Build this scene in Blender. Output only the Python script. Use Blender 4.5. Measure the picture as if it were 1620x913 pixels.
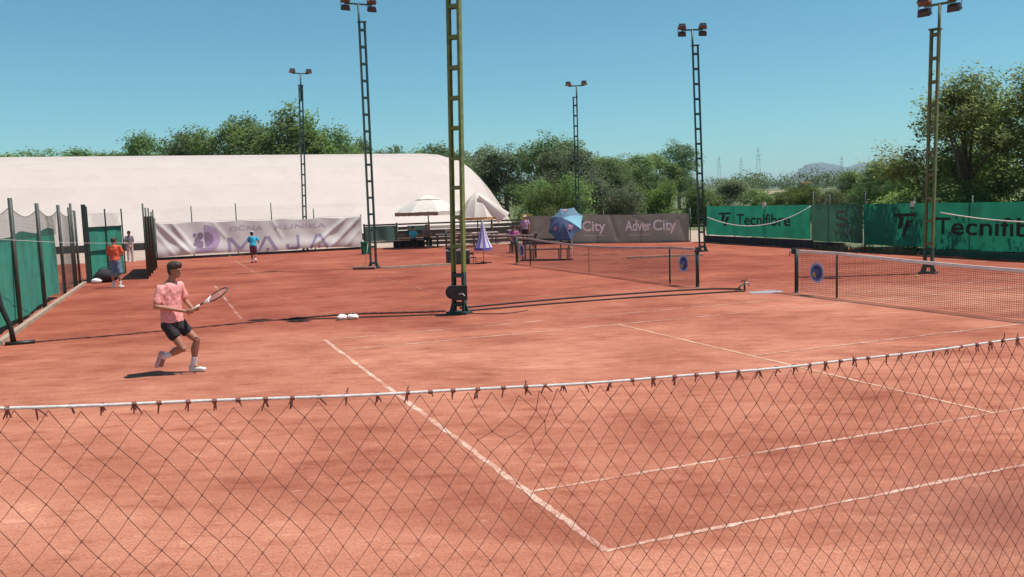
import bpy, bmesh, math, random
from mathutils import Vector as V, Matrix, Quaternion, noise as noise3
for o in list(bpy.data.objects): bpy.data.objects.remove(o)
SC = bpy.context.scene
COL = SC.collection
R = math.radians

# ------------------------------------------------------------------ camera
cam_d = bpy.data.cameras.new('camera')
cam = bpy.data.objects.new('camera', cam_d); COL.objects.link(cam); SC.camera = cam
fw = V((0.37419736, 0.92218809, -0.09770088)); rt = V((0.92492847, -0.37875078, -0.03248353)); up = V((0.06696021, 0.07821108, 0.99468556))
cam.matrix_world = Matrix(((rt.x, up.x, -fw.x, -2.7127), (rt.y, up.y, -fw.y, -5.1131), (rt.z, up.z, -fw.z, 2.4177), (0, 0, 0, 1)))
cam_d.sensor_fit = 'HORIZONTAL'; cam_d.sensor_width = 36.0; cam_d.lens = 1358.579 / 1620 * 36
cam_d.clip_start = 0.05; cam_d.clip_end = 30000
SC.render.resolution_x = 1024; SC.render.resolution_y = 577

# ------------------------------------------------------------------ world and sun
SUN_EL, SUN_AZ = R(66), (0.925, -0.38)
w = bpy.data.worlds.new('World'); SC.world = w; w.use_nodes = True
nt = w.node_tree; nt.nodes.clear()
sky = nt.nodes.new('ShaderNodeTexSky'); sky.sky_type = 'NISHITA'; sky.sun_disc = False
sky.sun_elevation = SUN_EL; sky.sun_rotation = math.atan2(SUN_AZ[0], SUN_AZ[1])
sky.altitude = 900; sky.air_density = 1.0; sky.dust_density = 0.45; sky.ozone_density = 0.6
hs = nt.nodes.new('ShaderNodeMix'); hs.data_type = 'RGBA'; hs.blend_type = 'MULTIPLY'; hs.inputs[0].default_value = 1.0
hs.inputs[7].default_value = (0.50, 0.985, 1.0, 1)
bg = nt.nodes.new('ShaderNodeBackground'); bg.inputs[1].default_value = 0.083
wo = nt.nodes.new('ShaderNodeOutputWorld')
nt.links.new(sky.outputs[0], hs.inputs[6]); nt.links.new(hs.outputs[2], bg.inputs[0]); nt.links.new(bg.outputs[0], wo.inputs[0])
sl = bpy.data.lights.new('sun', 'SUN'); sl.energy = 4.3; sl.angle = R(0.55); sl.color = (1.0, 0.955, 0.89)
sun = bpy.data.objects.new('sun', sl); COL.objects.link(sun)
sd = V((SUN_AZ[0] * math.cos(SUN_EL), SUN_AZ[1] * math.cos(SUN_EL), math.sin(SUN_EL)))
sun.rotation_euler = sd.to_track_quat('Z', 'Y').to_euler(); sun.location = (10, -10, 40)
SC.view_settings.view_transform = 'Standard'; SC.view_settings.look = 'None'
SC.view_settings.exposure = 0.42; SC.view_settings.gamma = 1.0; SC.view_settings.use_curve_mapping = False
SC.render.engine = 'CYCLES'
SC.cycles.max_bounces = 8; SC.cycles.transparent_max_bounces = 12; SC.cycles.volume_bounces = 0

# ------------------------------------------------------------------ materials
MATS = {}
def _bsdf(name):
    m = bpy.data.materials.new(name); m.use_nodes = True
    n = m.node_tree.nodes; return m, m.node_tree, n['Principled BSDF']
def ramp(nt, fac, stops):
    r = nt.nodes.new('ShaderNodeValToRGB'); e = r.color_ramp.elements
    while len(e) < len(stops): e.new(0.5)
    for i, (pos, c) in enumerate(stops):
        e[i].position = pos; e[i].color = (*c, 1) if len(c) == 3 else c
    nt.links.new(fac, r.inputs[0]); return r.outputs[0]
def noise(nt, scale, detail=4, coord='Object', stretch=None, rough=0.55):
    tc = nt.nodes.new('ShaderNodeTexCoord'); n = nt.nodes.new('ShaderNodeTexNoise')
    n.inputs['Scale'].default_value = scale; n.inputs['Detail'].default_value = detail; n.inputs['Roughness'].default_value = rough
    src = tc.outputs[coord]
    if stretch:
        mp = nt.nodes.new('ShaderNodeMapping'); mp.vector_type = 'TEXTURE'; mp.inputs['Scale'].default_value = tuple(1 / k for k in stretch); mp.inputs['Rotation'].default_value = (0, 0, -0.39)
        nt.links.new(src, mp.inputs[0]); src = mp.outputs[0]
    nt.links.new(src, n.inputs['Vector']); return n.outputs['Fac']
def mixc(nt, fac, a, b, mode='MIX'):
    m = nt.nodes.new('ShaderNodeMix'); m.data_type = 'RGBA'; m.blend_type = mode
    for s, v in ((0, fac), (6, a), (7, b)):
        if isinstance(v, (int, float)): m.inputs[s].default_value = v
        elif isinstance(v, tuple): m.inputs[s].default_value = (*v, 1)
        else: nt.links.new(v, m.inputs[s])
    return m.outputs[2]
def bump(nt, b, h, strength=0.4, dist=0.01):
    bn = nt.nodes.new('ShaderNodeBump'); bn.inputs['Strength'].default_value = strength; bn.inputs['Distance'].default_value = dist
    nt.links.new(h, bn.inputs['Height']); nt.links.new(bn.outputs[0], b.inputs['Normal'])
def mat(name, col, var=0.18, scale=5.0, rough=0.7, metallic=0.0, bmp=0.0, dirt=None, transl=0.0):
    if name in MATS: return MATS[name]
    m, t, b = _bsdf(name)
    lo = tuple(c * (1 - var) for c in col); hi = tuple(min(1, c * (1 + var)) for c in col)
    c = ramp(t, noise(t, scale, 5), [(0.3, lo), (0.7, hi)])
    if dirt:
        f = ramp(t, noise(t, scale * 0.37 + 0.6, 6, rough=0.7), [(0.5, (0, 0, 0)), (0.72, (1, 1, 1))])
        c = mixc(t, f, c, dirt)
    t.links.new(c, b.inputs['Base Color']); b.inputs['Roughness'].default_value = rough; b.inputs['Metallic'].default_value = metallic
    if bmp: bump(t, b, noise(t, scale * 6, 4), bmp, 0.01)
    if transl:
        tr = t.nodes.new('ShaderNodeBsdfTranslucent'); t.links.new(c, tr.inputs[0])
        ms = t.nodes.new('ShaderNodeMixShader'); ms.inputs[0].default_value = transl
        out = t.nodes['Material Output']
        t.links.new(b.outputs[0], ms.inputs[1]); t.links.new(tr.outputs[0], ms.inputs[2]); t.links.new(ms.outputs[0], out.inputs[0])
    MATS[name] = m; return m

def clay_color(t):
    """drag-brushed brick-dust clay: broad damp patches, streaks along the court, pale scuffs"""
    tc = t.nodes.new('ShaderNodeTexCoord')
    base = ramp(t, noise(t, 0.16, 5, rough=0.6), [(0.34, (0.395, 0.133, 0.082)), (0.50, (0.490, 0.186, 0.117)), (0.66, (0.560, 0.235, 0.150))])
    bl = ramp(t, noise(t, 0.55, 6, rough=0.6), [(0.36, (0.76, 0.66, 0.63)), (0.50, (0.97, 0.95, 0.94)), (0.64, (1.10, 1.13, 1.12))]); base = mixc(t, 0.85, base, bl, 'MULTIPLY')
    st = ramp(t, noise(t, 1.0, 7, stretch=(0.25, 0.9, 1), rough=0.68), [(0.36, (0.80, 0.72, 0.70)), (0.50, (1, 1, 1)), (0.64, (1.08, 1.12, 1.13))])
    c = mixc(t, 0.7, base, st, 'MULTIPLY')
    s2 = ramp(t, noise(t, 4.2, 8, stretch=(0.42, 1.1, 1), rough=0.72), [(0.36, (0.74, 0.64, 0.61)), (0.46, (0.97, 0.95, 0.95)), (0.58, (1.02, 1.04, 1.04)), (0.66, (1.22, 1.34, 1.36))])
    c = mixc(t, 1.0, c, s2, 'MULTIPLY')
    s3 = ramp(t, noise(t, 38.0, 5, rough=0.7), [(0.34, (0.74, 0.65, 0.62)), (0.5, (1, 1, 1)), (0.66, (1.14, 1.20, 1.22))])
    c = mixc(t, 0.9, c, s3, 'MULTIPLY')
    s4 = ramp(t, noise(t, 11.0, 6, stretch=(0.45, 1.2, 1), rough=0.65), [(0.635, (0, 0, 0)), (0.70, (0.7, 0.7, 0.7))])
    c = mixc(t, s4, c, (0.66, 0.36, 0.255))
    s5 = ramp(t, noise(t, 8.0, 6, stretch=(0.35, 1.3, 1), rough=0.65), [(0.31, (0.42, 0.42, 0.42)), (0.375, (0, 0, 0))])
    c = mixc(t, s5, c, (0.30, 0.092, 0.058))
    sc = ramp(t, noise(t, 2.3, 9, stretch=(0.5, 1.3, 1), rough=0.78), [(0.60, (0, 0, 0)), (0.70, (0.8, 0.8, 0.8))])
    c = mixc(t, sc, c, (0.62, 0.30, 0.205))
    dk = ramp(t, noise(t, 2.9, 9, stretch=(0.5, 1.3, 1), rough=0.76), [(0.32, (0.7, 0.7, 0.7)), (0.41, (0, 0, 0))])
    c = mixc(t, dk, c, (0.315, 0.100, 0.064))
    # damp, watered clay on the courts beyond the first one
    sx = t.nodes.new('ShaderNodeSeparateXYZ'); t.links.new(tc.outputs['Object'], sx.inputs[0])
    mr = t.nodes.new('ShaderNodeMapRange'); mr.inputs[1].default_value = 9.0; mr.inputs[2].default_value = 15.0
    wb = t.nodes.new('ShaderNodeMath'); wb.operation = 'MULTIPLY_ADD'; wb.inputs[1].default_value = 9.0
    nz = noise(t, 0.11, 3); t.links.new(nz, wb.inputs[0]); t.links.new(sx.outputs['Y'], wb.inputs[2])
    sb = t.nodes.new('ShaderNodeMath'); sb.operation = 'SUBTRACT'; sb.inputs[1].default_value = 4.5; t.links.new(wb.outputs[0], sb.inputs[0])
    t.links.new(sb.outputs[0], mr.inputs[0])
    damp = t.nodes.new('ShaderNodeMath'); damp.operation = 'MULTIPLY'; damp.inputs[1].default_value = 0.95; t.links.new(mr.outputs[0], damp.inputs[0])
    c = mixc(t, damp.outputs[0], c, mixc(t, 1.0, c, (0.70, 0.50, 0.47), 'MULTIPLY'))
    # soft foliage shade painted into the clay colour beside the near sideline
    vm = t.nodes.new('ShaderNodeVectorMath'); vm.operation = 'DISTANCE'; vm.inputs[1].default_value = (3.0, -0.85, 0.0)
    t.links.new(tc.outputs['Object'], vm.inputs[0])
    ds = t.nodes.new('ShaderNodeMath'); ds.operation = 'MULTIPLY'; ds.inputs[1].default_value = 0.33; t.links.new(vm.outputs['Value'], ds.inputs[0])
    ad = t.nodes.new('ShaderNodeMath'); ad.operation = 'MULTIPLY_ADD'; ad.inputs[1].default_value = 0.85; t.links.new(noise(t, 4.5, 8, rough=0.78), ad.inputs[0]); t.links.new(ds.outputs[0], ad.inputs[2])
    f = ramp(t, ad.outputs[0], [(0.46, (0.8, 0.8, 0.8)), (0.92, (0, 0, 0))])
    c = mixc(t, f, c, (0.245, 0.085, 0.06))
    return c
def make_clay():
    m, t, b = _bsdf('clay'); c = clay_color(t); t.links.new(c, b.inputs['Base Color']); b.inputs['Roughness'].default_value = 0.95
    b.inputs['Specular IOR Level'].default_value = 0.15
    h = mixc(t, 0.5, noise(t, 3.0, 8, stretch=(0.5, 1.2, 1), rough=0.75), noise(t, 45.0, 6, rough=0.7))
    bump(t, b, h, 0.9, 0.03); MATS['clay'] = m
    m, t, b = _bsdf('chalk_line'); c = clay_color(t)
    f = ramp(t, noise(t, 1.3, 8, rough=0.75), [(0.40, (0.02, 0.02, 0.02)), (0.50, (0.45, 0.45, 0.45)), (0.62, (0.85, 0.85, 0.85))])
    f2 = ramp(t, noise(t, 30.0, 6, rough=0.75), [(0.40, (0.12, 0.12, 0.12)), (0.54, (1, 1, 1))])
    f = mixc(t, 1.0, f, f2, 'MULTIPLY')
    c = mixc(t, f, c, (0.83, 0.64, 0.50)); t.links.new(c, b.inputs['Base Color']); b.inputs['Roughness'].default_value = 0.9; MATS['chalk_line'] = m
    m, t, b = _bsdf('chalk_dusty'); c = clay_color(t)
    f = ramp(t, noise(t, 1.6, 7, rough=0.7), [(0.34, (0.22, 0.22, 0.22)), (0.5, (0.55, 0.55, 0.55)), (0.66, (0.75, 0.75, 0.75))])
    c = mixc(t, f, c, (0.80, 0.53, 0.36)); t.links.new(c, b.inputs['Base Color']); b.inputs['Roughness'].default_value = 0.9; MATS['chalk_dusty'] = m
    m, t, b = _bsdf('chalk_faint'); c = clay_color(t)
    f = ramp(t, noise(t, 0.9, 8, rough=0.75), [(0.46, (0.0, 0.0, 0.0)), (0.66, (0.55, 0.55, 0.55))])
    c = mixc(t, f, c, (0.80, 0.60, 0.48)); t.links.new(c, b.inputs['Base Color']); b.inputs['Roughness'].default_value = 0.9; MATS['chalk_faint'] = m
make_clay()
def make_leaf(name, dark, light, tr=0.35):
    m, t, b = _bsdf(name)
    oi = t.nodes.new('ShaderNodeObjectInfo')
    c = ramp(t, noise(t, 1.1, 5, rough=0.75), [(0.32, dark), (0.68, light)])
    hv = t.nodes.new('ShaderNodeHueSaturation'); mr = t.nodes.new('ShaderNodeMapRange'); mr.inputs[3].default_value = 0.75; mr.inputs[4].default_value = 1.25
    t.links.new(oi.outputs['Random'], mr.inputs[0]); t.links.new(mr.outputs[0], hv.inputs['Value'])
    mh = t.nodes.new('ShaderNodeMapRange'); mh.inputs[3].default_value = 0.485; mh.inputs[4].default_value = 0.515
    t.links.new(oi.outputs['Random'], mh.inputs[0]); t.links.new(mh.outputs[0], hv.inputs['Hue']); t.links.new(c, hv.inputs['Color'])
    t.links.new(hv.outputs[0], b.inputs['Base Color']); b.inputs['Roughness'].default_value = 0.75; b.inputs['Specular IOR Level'].default_value = 0.2
    trn = t.nodes.new('ShaderNodeBsdfTranslucent'); t.links.new(mixc(t, 1.0, hv.outputs[0], (1.75, 1.70, 1.35), 'MULTIPLY'), trn.inputs[0])
    ms = t.nodes.new('ShaderNodeMixShader'); ms.inputs[0].default_value = tr; out = t.nodes['Material Output']
    t.links.new(b.outputs[0], ms.inputs[1]); t.links.new(trn.outputs[0], ms.inputs[2]); t.links.new(ms.outputs[0], out.inputs[0])
    MATS[name] = m
make_leaf('leaf_dark', (0.076, 0.116, 0.054), (0.145, 0.205, 0.085), 0.55)
make_leaf('leaf_mid', (0.086, 0.134, 0.048), (0.180, 0.250, 0.088), 0.55)
make_leaf('leaf_grey', (0.080, 0.106, 0.064), (0.190, 0.225, 0.140), 0.5)
make_leaf('leaf_bright', (0.060, 0.100, 0.022), (0.165, 0.215, 0.060))
make_leaf('leaf_pine', (0.135, 0.170, 0.066), (0.25, 0.30, 0.125), 0.6)
make_leaf('leaf_far', (0.060, 0.096, 0.042), (0.135, 0.185, 0.075), 0.4)
make_leaf('dry_grass', (0.16, 0.13, 0.06), (0.34, 0.28, 0.14), 0.2)
mat('bark', (0.17, 0.125, 0.10), 0.3, 8, 0.9, bmp=0.5)
mat('mast_olive', (0.165, 0.205, 0.055), 0.28, 5, 0.55, dirt=(0.085, 0.110, 0.050))
mat('mast_yellow', (0.125, 0.140, 0.050), 0.28, 5, 0.55, dirt=(0.09, 0.09, 0.04))
mat('mast_dark', (0.022, 0.062, 0.055), 0.3, 6, 0.5, dirt=(0.03, 0.045, 0.035))
mat('mast_base', (0.030, 0.070, 0.060), 0.3, 9, 0.6, dirt=(0.05, 0.045, 0.03))
mat('black_metal', (0.016, 0.017, 0.018), 0.35, 9, 0.5)
mat('post_green', (0.022, 0.040, 0.028), 0.3, 7, 0.55)
mat('fence_post', (0.045, 0.062, 0.055), 0.3, 6, 0.6, dirt=(0.10, 0.05, 0.03))
mat('galv', (0.34, 0.35, 0.36), 0.2, 12, 0.45, 0.5)
mat('rust_lamp', (0.235, 0.135, 0.115), 0.25, 9, 0.6)
mat('lens', (0.05, 0.055, 0.07), 0.1, 9, 0.12)
mat('cord', (0.250, 0.095, 0.068), 0.35, 40, 0.9)
mat('rope_white', (0.70, 0.66, 0.63), 0.14, 60, 0.85, bmp=0.6)
mat('net_cord', (0.085, 0.040, 0.038), 0.2, 20, 0.9)
mat('band_white', (0.76, 0.69, 0.65), 0.10, 3, 0.8, dirt=(0.62, 0.50, 0.44), transl=0.3)
mat('band_pink', (0.54, 0.39, 0.35), 0.15, 3, 0.8, dirt=(0.42, 0.26, 0.22), transl=0.25)
mat('badge_rim', (0.50, 0.54, 0.68), 0.15, 20, 0.6, transl=0.45)
mat('badge_blue', (0.17, 0.235, 0.50), 0.3, 12, 0.6, transl=0.45)
mat('badge_dark', (0.03, 0.04, 0.16), 0.2, 12, 0.6)
mat('badge_yellow', (0.80, 0.56, 0.18), 0.2, 12, 0.6, transl=0.4)
mat('screen_green', (0.020, 0.240, 0.140), 0.16, 1.2, 0.85, dirt=(0.022, 0.150, 0.100), transl=0.5)
def make_left_screen():
    m, t, b = _bsdf('screen_green_left'); c = ramp(t, noise(t, 0.9, 6, rough=0.65), [(0.32, (0.050, 0.235, 0.165)), (0.5, (0.048, 0.320, 0.210)), (0.7, (0.050, 0.375, 0.250))])
    f = ramp(t, noise(t, 1.7, 8, rough=0.75), [(0.56, (0, 0, 0)), (0.70, (0.8, 0.8, 0.8))]); c = mixc(t, f, c, (0.050, 0.130, 0.098))      # mould blotches
    g = ramp(t, noise(t, 2.0, 4, stretch=(1, 3, 0.25)), [(0.45, (1, 1, 1)), (0.7, (0.78, 0.80, 0.82))]); c = mixc(t, 1.0, c, g, 'MULTIPLY')
    t.links.new(c, b.inputs['Base Color']); b.inputs['Roughness'].default_value = 0.85
    tr = t.nodes.new('ShaderNodeBsdfTranslucent'); t.links.new(c, tr.inputs[0]); ms = t.nodes.new('ShaderNodeMixShader'); ms.inputs[0].default_value = 0.3
    t.links.new(b.outputs[0], ms.inputs[1]); t.links.new(tr.outputs[0], ms.inputs[2]); t.links.new(ms.outputs[0], t.nodes['Material Output'].inputs[0]); MATS['screen_green_left'] = m
make_left_screen()
mat('screen_dull', (0.045, 0.150, 0.095), 0.18, 1.6, 0.85, dirt=(0.06, 0.115, 0.08), transl=0.45)
mat('print_dark', (0.012, 0.020, 0.018), 0.15, 6, 0.85)
mat('print_brown', (0.085, 0.098, 0.075), 0.25, 6, 0.9)
mat('skirt', (0.040, 0.034, 0.038), 0.3, 3, 0.9, dirt=(0.09, 0.045, 0.032))
def make_banner():
    m, t, b = _bsdf('banner_white'); c = ramp(t, noise(t, 0.9, 5), [(0.3, (0.62, 0.575, 0.545)), (0.7, (0.73, 0.69, 0.66))])
    g = t.nodes.new('ShaderNodeTexCoord'); sx = t.nodes.new('ShaderNodeSeparateXYZ'); t.links.new(g.outputs['Object'], sx.inputs[0])
    ad = t.nodes.new('ShaderNodeMath'); ad.operation = 'MULTIPLY_ADD'; ad.inputs[1].default_value = 1.3; t.links.new(noise(t, 0.8, 6, rough=0.7), ad.inputs[0]); t.links.new(sx.outputs['Z'], ad.inputs[2])
    f = ramp(t, ad.outputs[0], [(0.70, (0.75, 0.75, 0.75)), (1.0, (0, 0, 0))])       # splashed clay dust along the hem
    c = mixc(t, f, c, (0.42, 0.32, 0.28)); t.links.new(c, b.inputs['Base Color']); b.inputs['Roughness'].default_value = 0.9; b.inputs['Specular IOR Level'].default_value = 0.15; MATS['banner_white'] = m
make_banner()
mat('print_purple', (0.34, 0.28, 0.41), 0.16, 2, 0.75)
mat('print_lilac', (0.52, 0.455, 0.54), 0.14, 2, 0.75)
mat('print_violet', (0.44, 0.33, 0.48), 0.18, 2, 0.75)
mat('print_mauve', (0.27, 0.19, 0.28), 0.18, 2, 0.75)
mat('banner_grey', (0.265, 0.240, 0.200), 0.16, 0.8, 0.9, dirt=(0.33, 0.30, 0.25), transl=0.33)
mat('print_white', (0.93, 0.91, 0.88), 0.03, 3, 0.9)
mat('yellow_cloth', (0.52, 0.40, 0.10), 0.15, 3, 0.8, transl=0.3)
mat('concrete', (0.36, 0.27, 0.20), 0.2, 4, 0.95, bmp=0.4, dirt=(0.33, 0.15, 0.10))
for nm_, k_ in (('dome', 1.0), ('dome_b', 0.965), ('dome_c', 0.985)): mat(nm_, (0.745 * k_, 0.622 * k_, 0.560 * k_), 0.04, 0.5, 0.6, transl=0.27, dirt=(0.70 * k_, 0.575 * k_, 0.515 * k_))
mat('parasol_cream', (0.82, 0.76, 0.68), 0.06, 2, 0.8, transl=0.3)
mat('parasol_trim', (0.34, 0.22, 0.15), 0.3, 6, 0.85)
mat('parasol_ochre', (0.55, 0.30, 0.13), 0.25, 5, 0.85)
mat('parasol_blue', (0.13, 0.24, 0.34), 0.15, 2, 0.7, transl=0.35)
mat('parasol_navy', (0.095, 0.135, 0.24), 0.2, 2, 0.7, transl=0.3)
mat('parasol_cyan', (0.25, 0.55, 0.68), 0.1, 2, 0.7, transl=0.3)
mat('pink_print', (0.42, 0.19, 0.25), 0.25, 8, 0.8)
mat('parasol_violet', (0.17, 0.12, 0.42), 0.2, 6, 0.8, transl=0.2)
mat('parasol_white', (0.74, 0.68, 0.76), 0.1, 6, 0.8, transl=0.2)
mat('wood_pale', (0.50, 0.38, 0.26), 0.2, 6, 0.8)
mat('wood_dark', (0.050, 0.035, 0.030), 0.35, 5, 0.8)
mat('wood_brown', (0.13, 0.085, 0.06), 0.3, 5, 0.85)
mat('bench_black', (0.028, 0.022, 0.024), 0.3, 5, 0.6)
mat('pale_panel', (0.58, 0.53, 0.50), 0.12, 3, 0.8)
mat('dark_box', (0.055, 0.072, 0.072), 0.25, 6, 0.6)
mat('teal_canvas', (0.10, 0.40, 0.30), 0.15, 2, 0.8, transl=0.3)
mat('grey_green', (0.10, 0.165, 0.135), 0.15, 1.5, 0.8)
mat('hose', (0.060, 0.022, 0.020), 0.3, 9, 0.7)
mat('bundle', (0.120, 0.046, 0.036), 0.4, 14, 0.95, bmp=0.8)
mat('white_cloth', (0.80, 0.74, 0.70), 0.08, 9, 0.9)
mat('ball', (0.62, 0.66, 0.10), 0.1, 60, 0.95)
mat('terrain', (0.105, 0.125, 0.050), 0.35, 0.02, 0.95, dirt=(0.17, 0.145, 0.075))
mat('apron', (0.42, 0.30, 0.23), 0.2, 0.7, 0.95)
mat('bare_earth', (0.33, 0.235, 0.17), 0.2, 0.08, 0.95)
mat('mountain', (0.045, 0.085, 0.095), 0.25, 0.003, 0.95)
mat('pylon', (0.22, 0.23, 0.24), 0.1, 1, 0.6, 0.3)
mat('house_wall', (0.52, 0.46, 0.40), 0.1, 1, 0.9)
mat('roof_red', (0.36, 0.13, 0.08), 0.2, 1, 0.9)
mat('glass_dark', (0.03, 0.035, 0.04), 0.1, 1, 0.15)
mat('skin', (0.36, 0.165, 0.100), 0.12, 9, 0.6)
mat('skin_dark', (0.27, 0.125, 0.085), 0.12, 9, 0.6)
mat('hair', (0.050, 0.028, 0.017), 0.35, 40, 0.7)
mat('hair_dark', (0.025, 0.018, 0.015), 0.3, 40, 0.7)
mat('eye', (0.02, 0.015, 0.012), 0.1, 9, 0.3)
mat('lip', (0.34, 0.12, 0.09), 0.1, 9, 0.5)
mat('shirt_coral', (0.80, 0.33, 0.31), 0.24, 34, 0.9, bmp=0.3, dirt=(0.74, 0.22, 0.23))
mat('shirt_dusk', (0.42, 0.13, 0.15), 0.15, 6, 0.85)
mat('cloth_black', (0.022, 0.018, 0.022), 0.3, 9, 0.85)
mat('sock_white', (0.72, 0.66, 0.66), 0.1, 30, 0.9)
mat('shoe_pink', (0.55, 0.36, 0.38), 0.25, 14, 0.7)
mat('shoe_white', (0.72, 0.68, 0.60), 0.15, 14, 0.7)
mat('shirt_orange', (0.72, 0.115, 0.045), 0.14, 6, 0.85)
mat('denim', (0.145, 0.215, 0.31), 0.2, 9, 0.9)
mat('shirt_cyan', (0.03, 0.42, 0.62), 0.14, 7, 0.85)
mat('shorts_plum', (0.16, 0.055, 0.09), 0.2, 8, 0.9)
mat('trousers_pale', (0.52, 0.43, 0.38), 0.14, 7, 0.9)
mat('shirt_lilac', (0.42, 0.27, 0.40), 0.2, 7, 0.9)
mat('shirt_magenta', (0.46, 0.08, 0.27), 0.3, 9, 0.9)
mat('shirt_grey', (0.15, 0.13, 0.16), 0.25, 7, 0.9)
mat('racket_white', (0.72, 0.68, 0.66), 0.12, 20, 0.35)
mat('racket_dark', (0.045, 0.035, 0.035), 0.2, 20, 0.4)
mat('racket_string', (0.50, 0.42, 0.40), 0.1, 20, 0.6)
mat('grip', (0.80, 0.72, 0.60), 0.08, 30, 0.8)
def make_water():
    m, t, b = _bsdf('puddle'); b.inputs['Base Color'].default_value = (0.42, 0.33, 0.34, 1); b.inputs['Roughness'].default_value = 0.32
    b.inputs['Specular IOR Level'].default_value = 0.5; MATS['puddle'] = m
make_water()

# ------------------------------------------------------------------ mesh helpers
class MB:
    def __init__(s): s.v = []; s.f = []; s.m = []; s.cur = 0
    def face(s, pts):
        i = len(s.v); s.v += [tuple(p) for p in pts]; s.f.append(tuple(range(i, i + len(pts)))); s.m.append(s.cur)
    def raw(s, vs, fs):
        i = len(s.v); s.v += [tuple(p) for p in vs]; s.f += [tuple(k + i for k in f) for f in fs]; s.m += [s.cur] * len(fs)
    def box(s, c, size, rot=None, taper=1.0):
        hx, hy, hz = (k / 2 for k in size); c = V(c); vs = []
        for z in (-1, 1):
            k = taper if z > 0 else 1
            for x, y in ((-1, -1), (1, -1), (1, 1), (-1, 1)):
                p = V((x * hx * k, y * hy * k, z * hz)); p = rot @ p if rot else p; vs.append(c + p)
        s.raw(vs, [(3, 2, 1, 0), (4, 5, 6, 7), (0, 1, 5, 4), (1, 2, 6, 5), (2, 3, 7, 6), (3, 0, 4, 7)])
    def bar(s, a, b, w, h=None, upv=(0, 0, 1)):
        a, b = V(a), V(b); d = b - a; L = d.length; d.normalize(); u = V(upv)
        if abs(d.dot(u)) > 0.99: u = V((1, 0, 0))
        x = u.cross(d).normalized(); y = d.cross(x)
        s.box((a + b) / 2, (w, h or w, L), Matrix((x, y, d)).transposed())
    def tube(s, pts, r, n=6, cap=True):
        pts = [V(p) for p in pts]; rs = r if isinstance(r, (list, tuple)) else [r] * len(pts); i0 = len(s.v); x = None
        for k, p in enumerate(pts):
            d = (pts[min(k + 1, len(pts) - 1)] - pts[max(k - 1, 0)]).normalized()
            if x is None: x = d.orthogonal().normalized()
            else:
                x = x - d * x.dot(d)
                x = x.normalized() if x.length > 1e-6 else d.orthogonal().normalized()
            y = d.cross(x)
            for q in range(n):
                a = 2 * math.pi * q / n; s.v.append(tuple(p + (x * math.cos(a) + y * math.sin(a)) * rs[k]))
        for k in range(len(pts) - 1):
            for q in range(n):
                s.f.append((i0 + k * n + q, i0 + k * n + (q + 1) % n, i0 + (k + 1) * n + (q + 1) % n, i0 + (k + 1) * n + q)); s.m.append(s.cur)
        if cap:
            s.f.append(tuple(i0 + q for q in range(n - 1, -1, -1))); s.m.append(s.cur)
            e = i0 + (len(pts) - 1) * n; s.f.append(tuple(e + q for q in range(n))); s.m.append(s.cur)
    def loft(s, rings, cap=True):
        """rings: list of (centre, rx, ry, xdir, ydir), elliptical"""
        n = 14; i0 = len(s.v)
        for c, rx, ry, xd, yd in rings:
            c, xd, yd = V(c), V(xd), V(yd)
            for q in range(n):
                a = 2 * math.pi * q / n; s.v.append(tuple(c + xd * (rx * math.cos(a)) + yd * (ry * math.sin(a))))
        for k in range(len(rings) - 1):
            for q in range(n):
                s.f.append((i0 + k * n + q, i0 + k * n + (q + 1) % n, i0 + (k + 1) * n + (q + 1) % n, i0 + (k + 1) * n + q)); s.m.append(s.cur)
        if cap:
            s.f.append(tuple(i0 + q for q in range(n - 1, -1, -1))); s.m.append(s.cur)
            e = i0 + (len(rings) - 1) * n; s.f.append(tuple(e + q for q in range(n))); s.m.append(s.cur)
    def ell(s, c, r, n=10, rot=None):
        c = V(c); vs = []; fs = []; mth = max(5, n // 2 + 1)
        for i in range(1, mth):
            th = math.pi * i / mth
            for j in range(n):
                a = 2 * math.pi * j / n; p = V((r[0] * math.sin(th) * math.cos(a), r[1] * math.sin(th) * math.sin(a), r[2] * math.cos(th)))
                vs.append(c + (rot @ p if rot else p))
        t = V((0, 0, r[2])); t = rot @ t if rot else t
        vs += [c + t, c - t]; T = len(vs) - 2; B = T + 1
        for j in range(n):
            k = (j + 1) % n; fs.append((T, j, k))
            for i in range(mth - 2): fs.append((i * n + j, (i + 1) * n + j, (i + 1) * n + k, i * n + k))
            fs.append((B, (mth - 2) * n + k, (mth - 2) * n + j))
        s.raw(vs, fs)
    def mesh(s, name, mats, smooth=False):
        me = bpy.data.meshes.new(name); me.from_pydata(s.v, [], s.f); me.update()
        for mm in (mats if isinstance(mats, (list, tuple)) else [mats]): me.materials.append(MATS[mm])
        me.polygons.foreach_set('material_index', s.m)
        if smooth: me.polygons.foreach_set('use_smooth', [True] * len(s.f))
        return me
    def build(s, name, mats, parent=None, smooth=False, loc=None):
        return link(name, s.mesh(name, mats, smooth), parent, loc)
def link(name, me, parent=None, loc=None):
    o = bpy.data.objects.new(name, me); COL.objects.link(o)
    if parent: o.parent = parent
    if loc: o.location = loc
    return o
def tag(o, label=None, cat=None, group=None, kind=None):
    for k, v in (('label', label), ('category', cat), ('group', group), ('kind', kind)):
        if v: o[k] = v
    return o
def empty(name, loc, label, cat, group=None, rz=0.0):
    o = bpy.data.objects.new(name, None); COL.objects.link(o); o.location = loc; o.rotation_euler.z = rz; o.empty_display_size = 0.2
    return tag(o, label, cat, group)
def smoothstep(a, b, x):
    t = min(1, max(0, (x - a) / (b - a))); return t * t * (3 - 2 * t)
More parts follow.
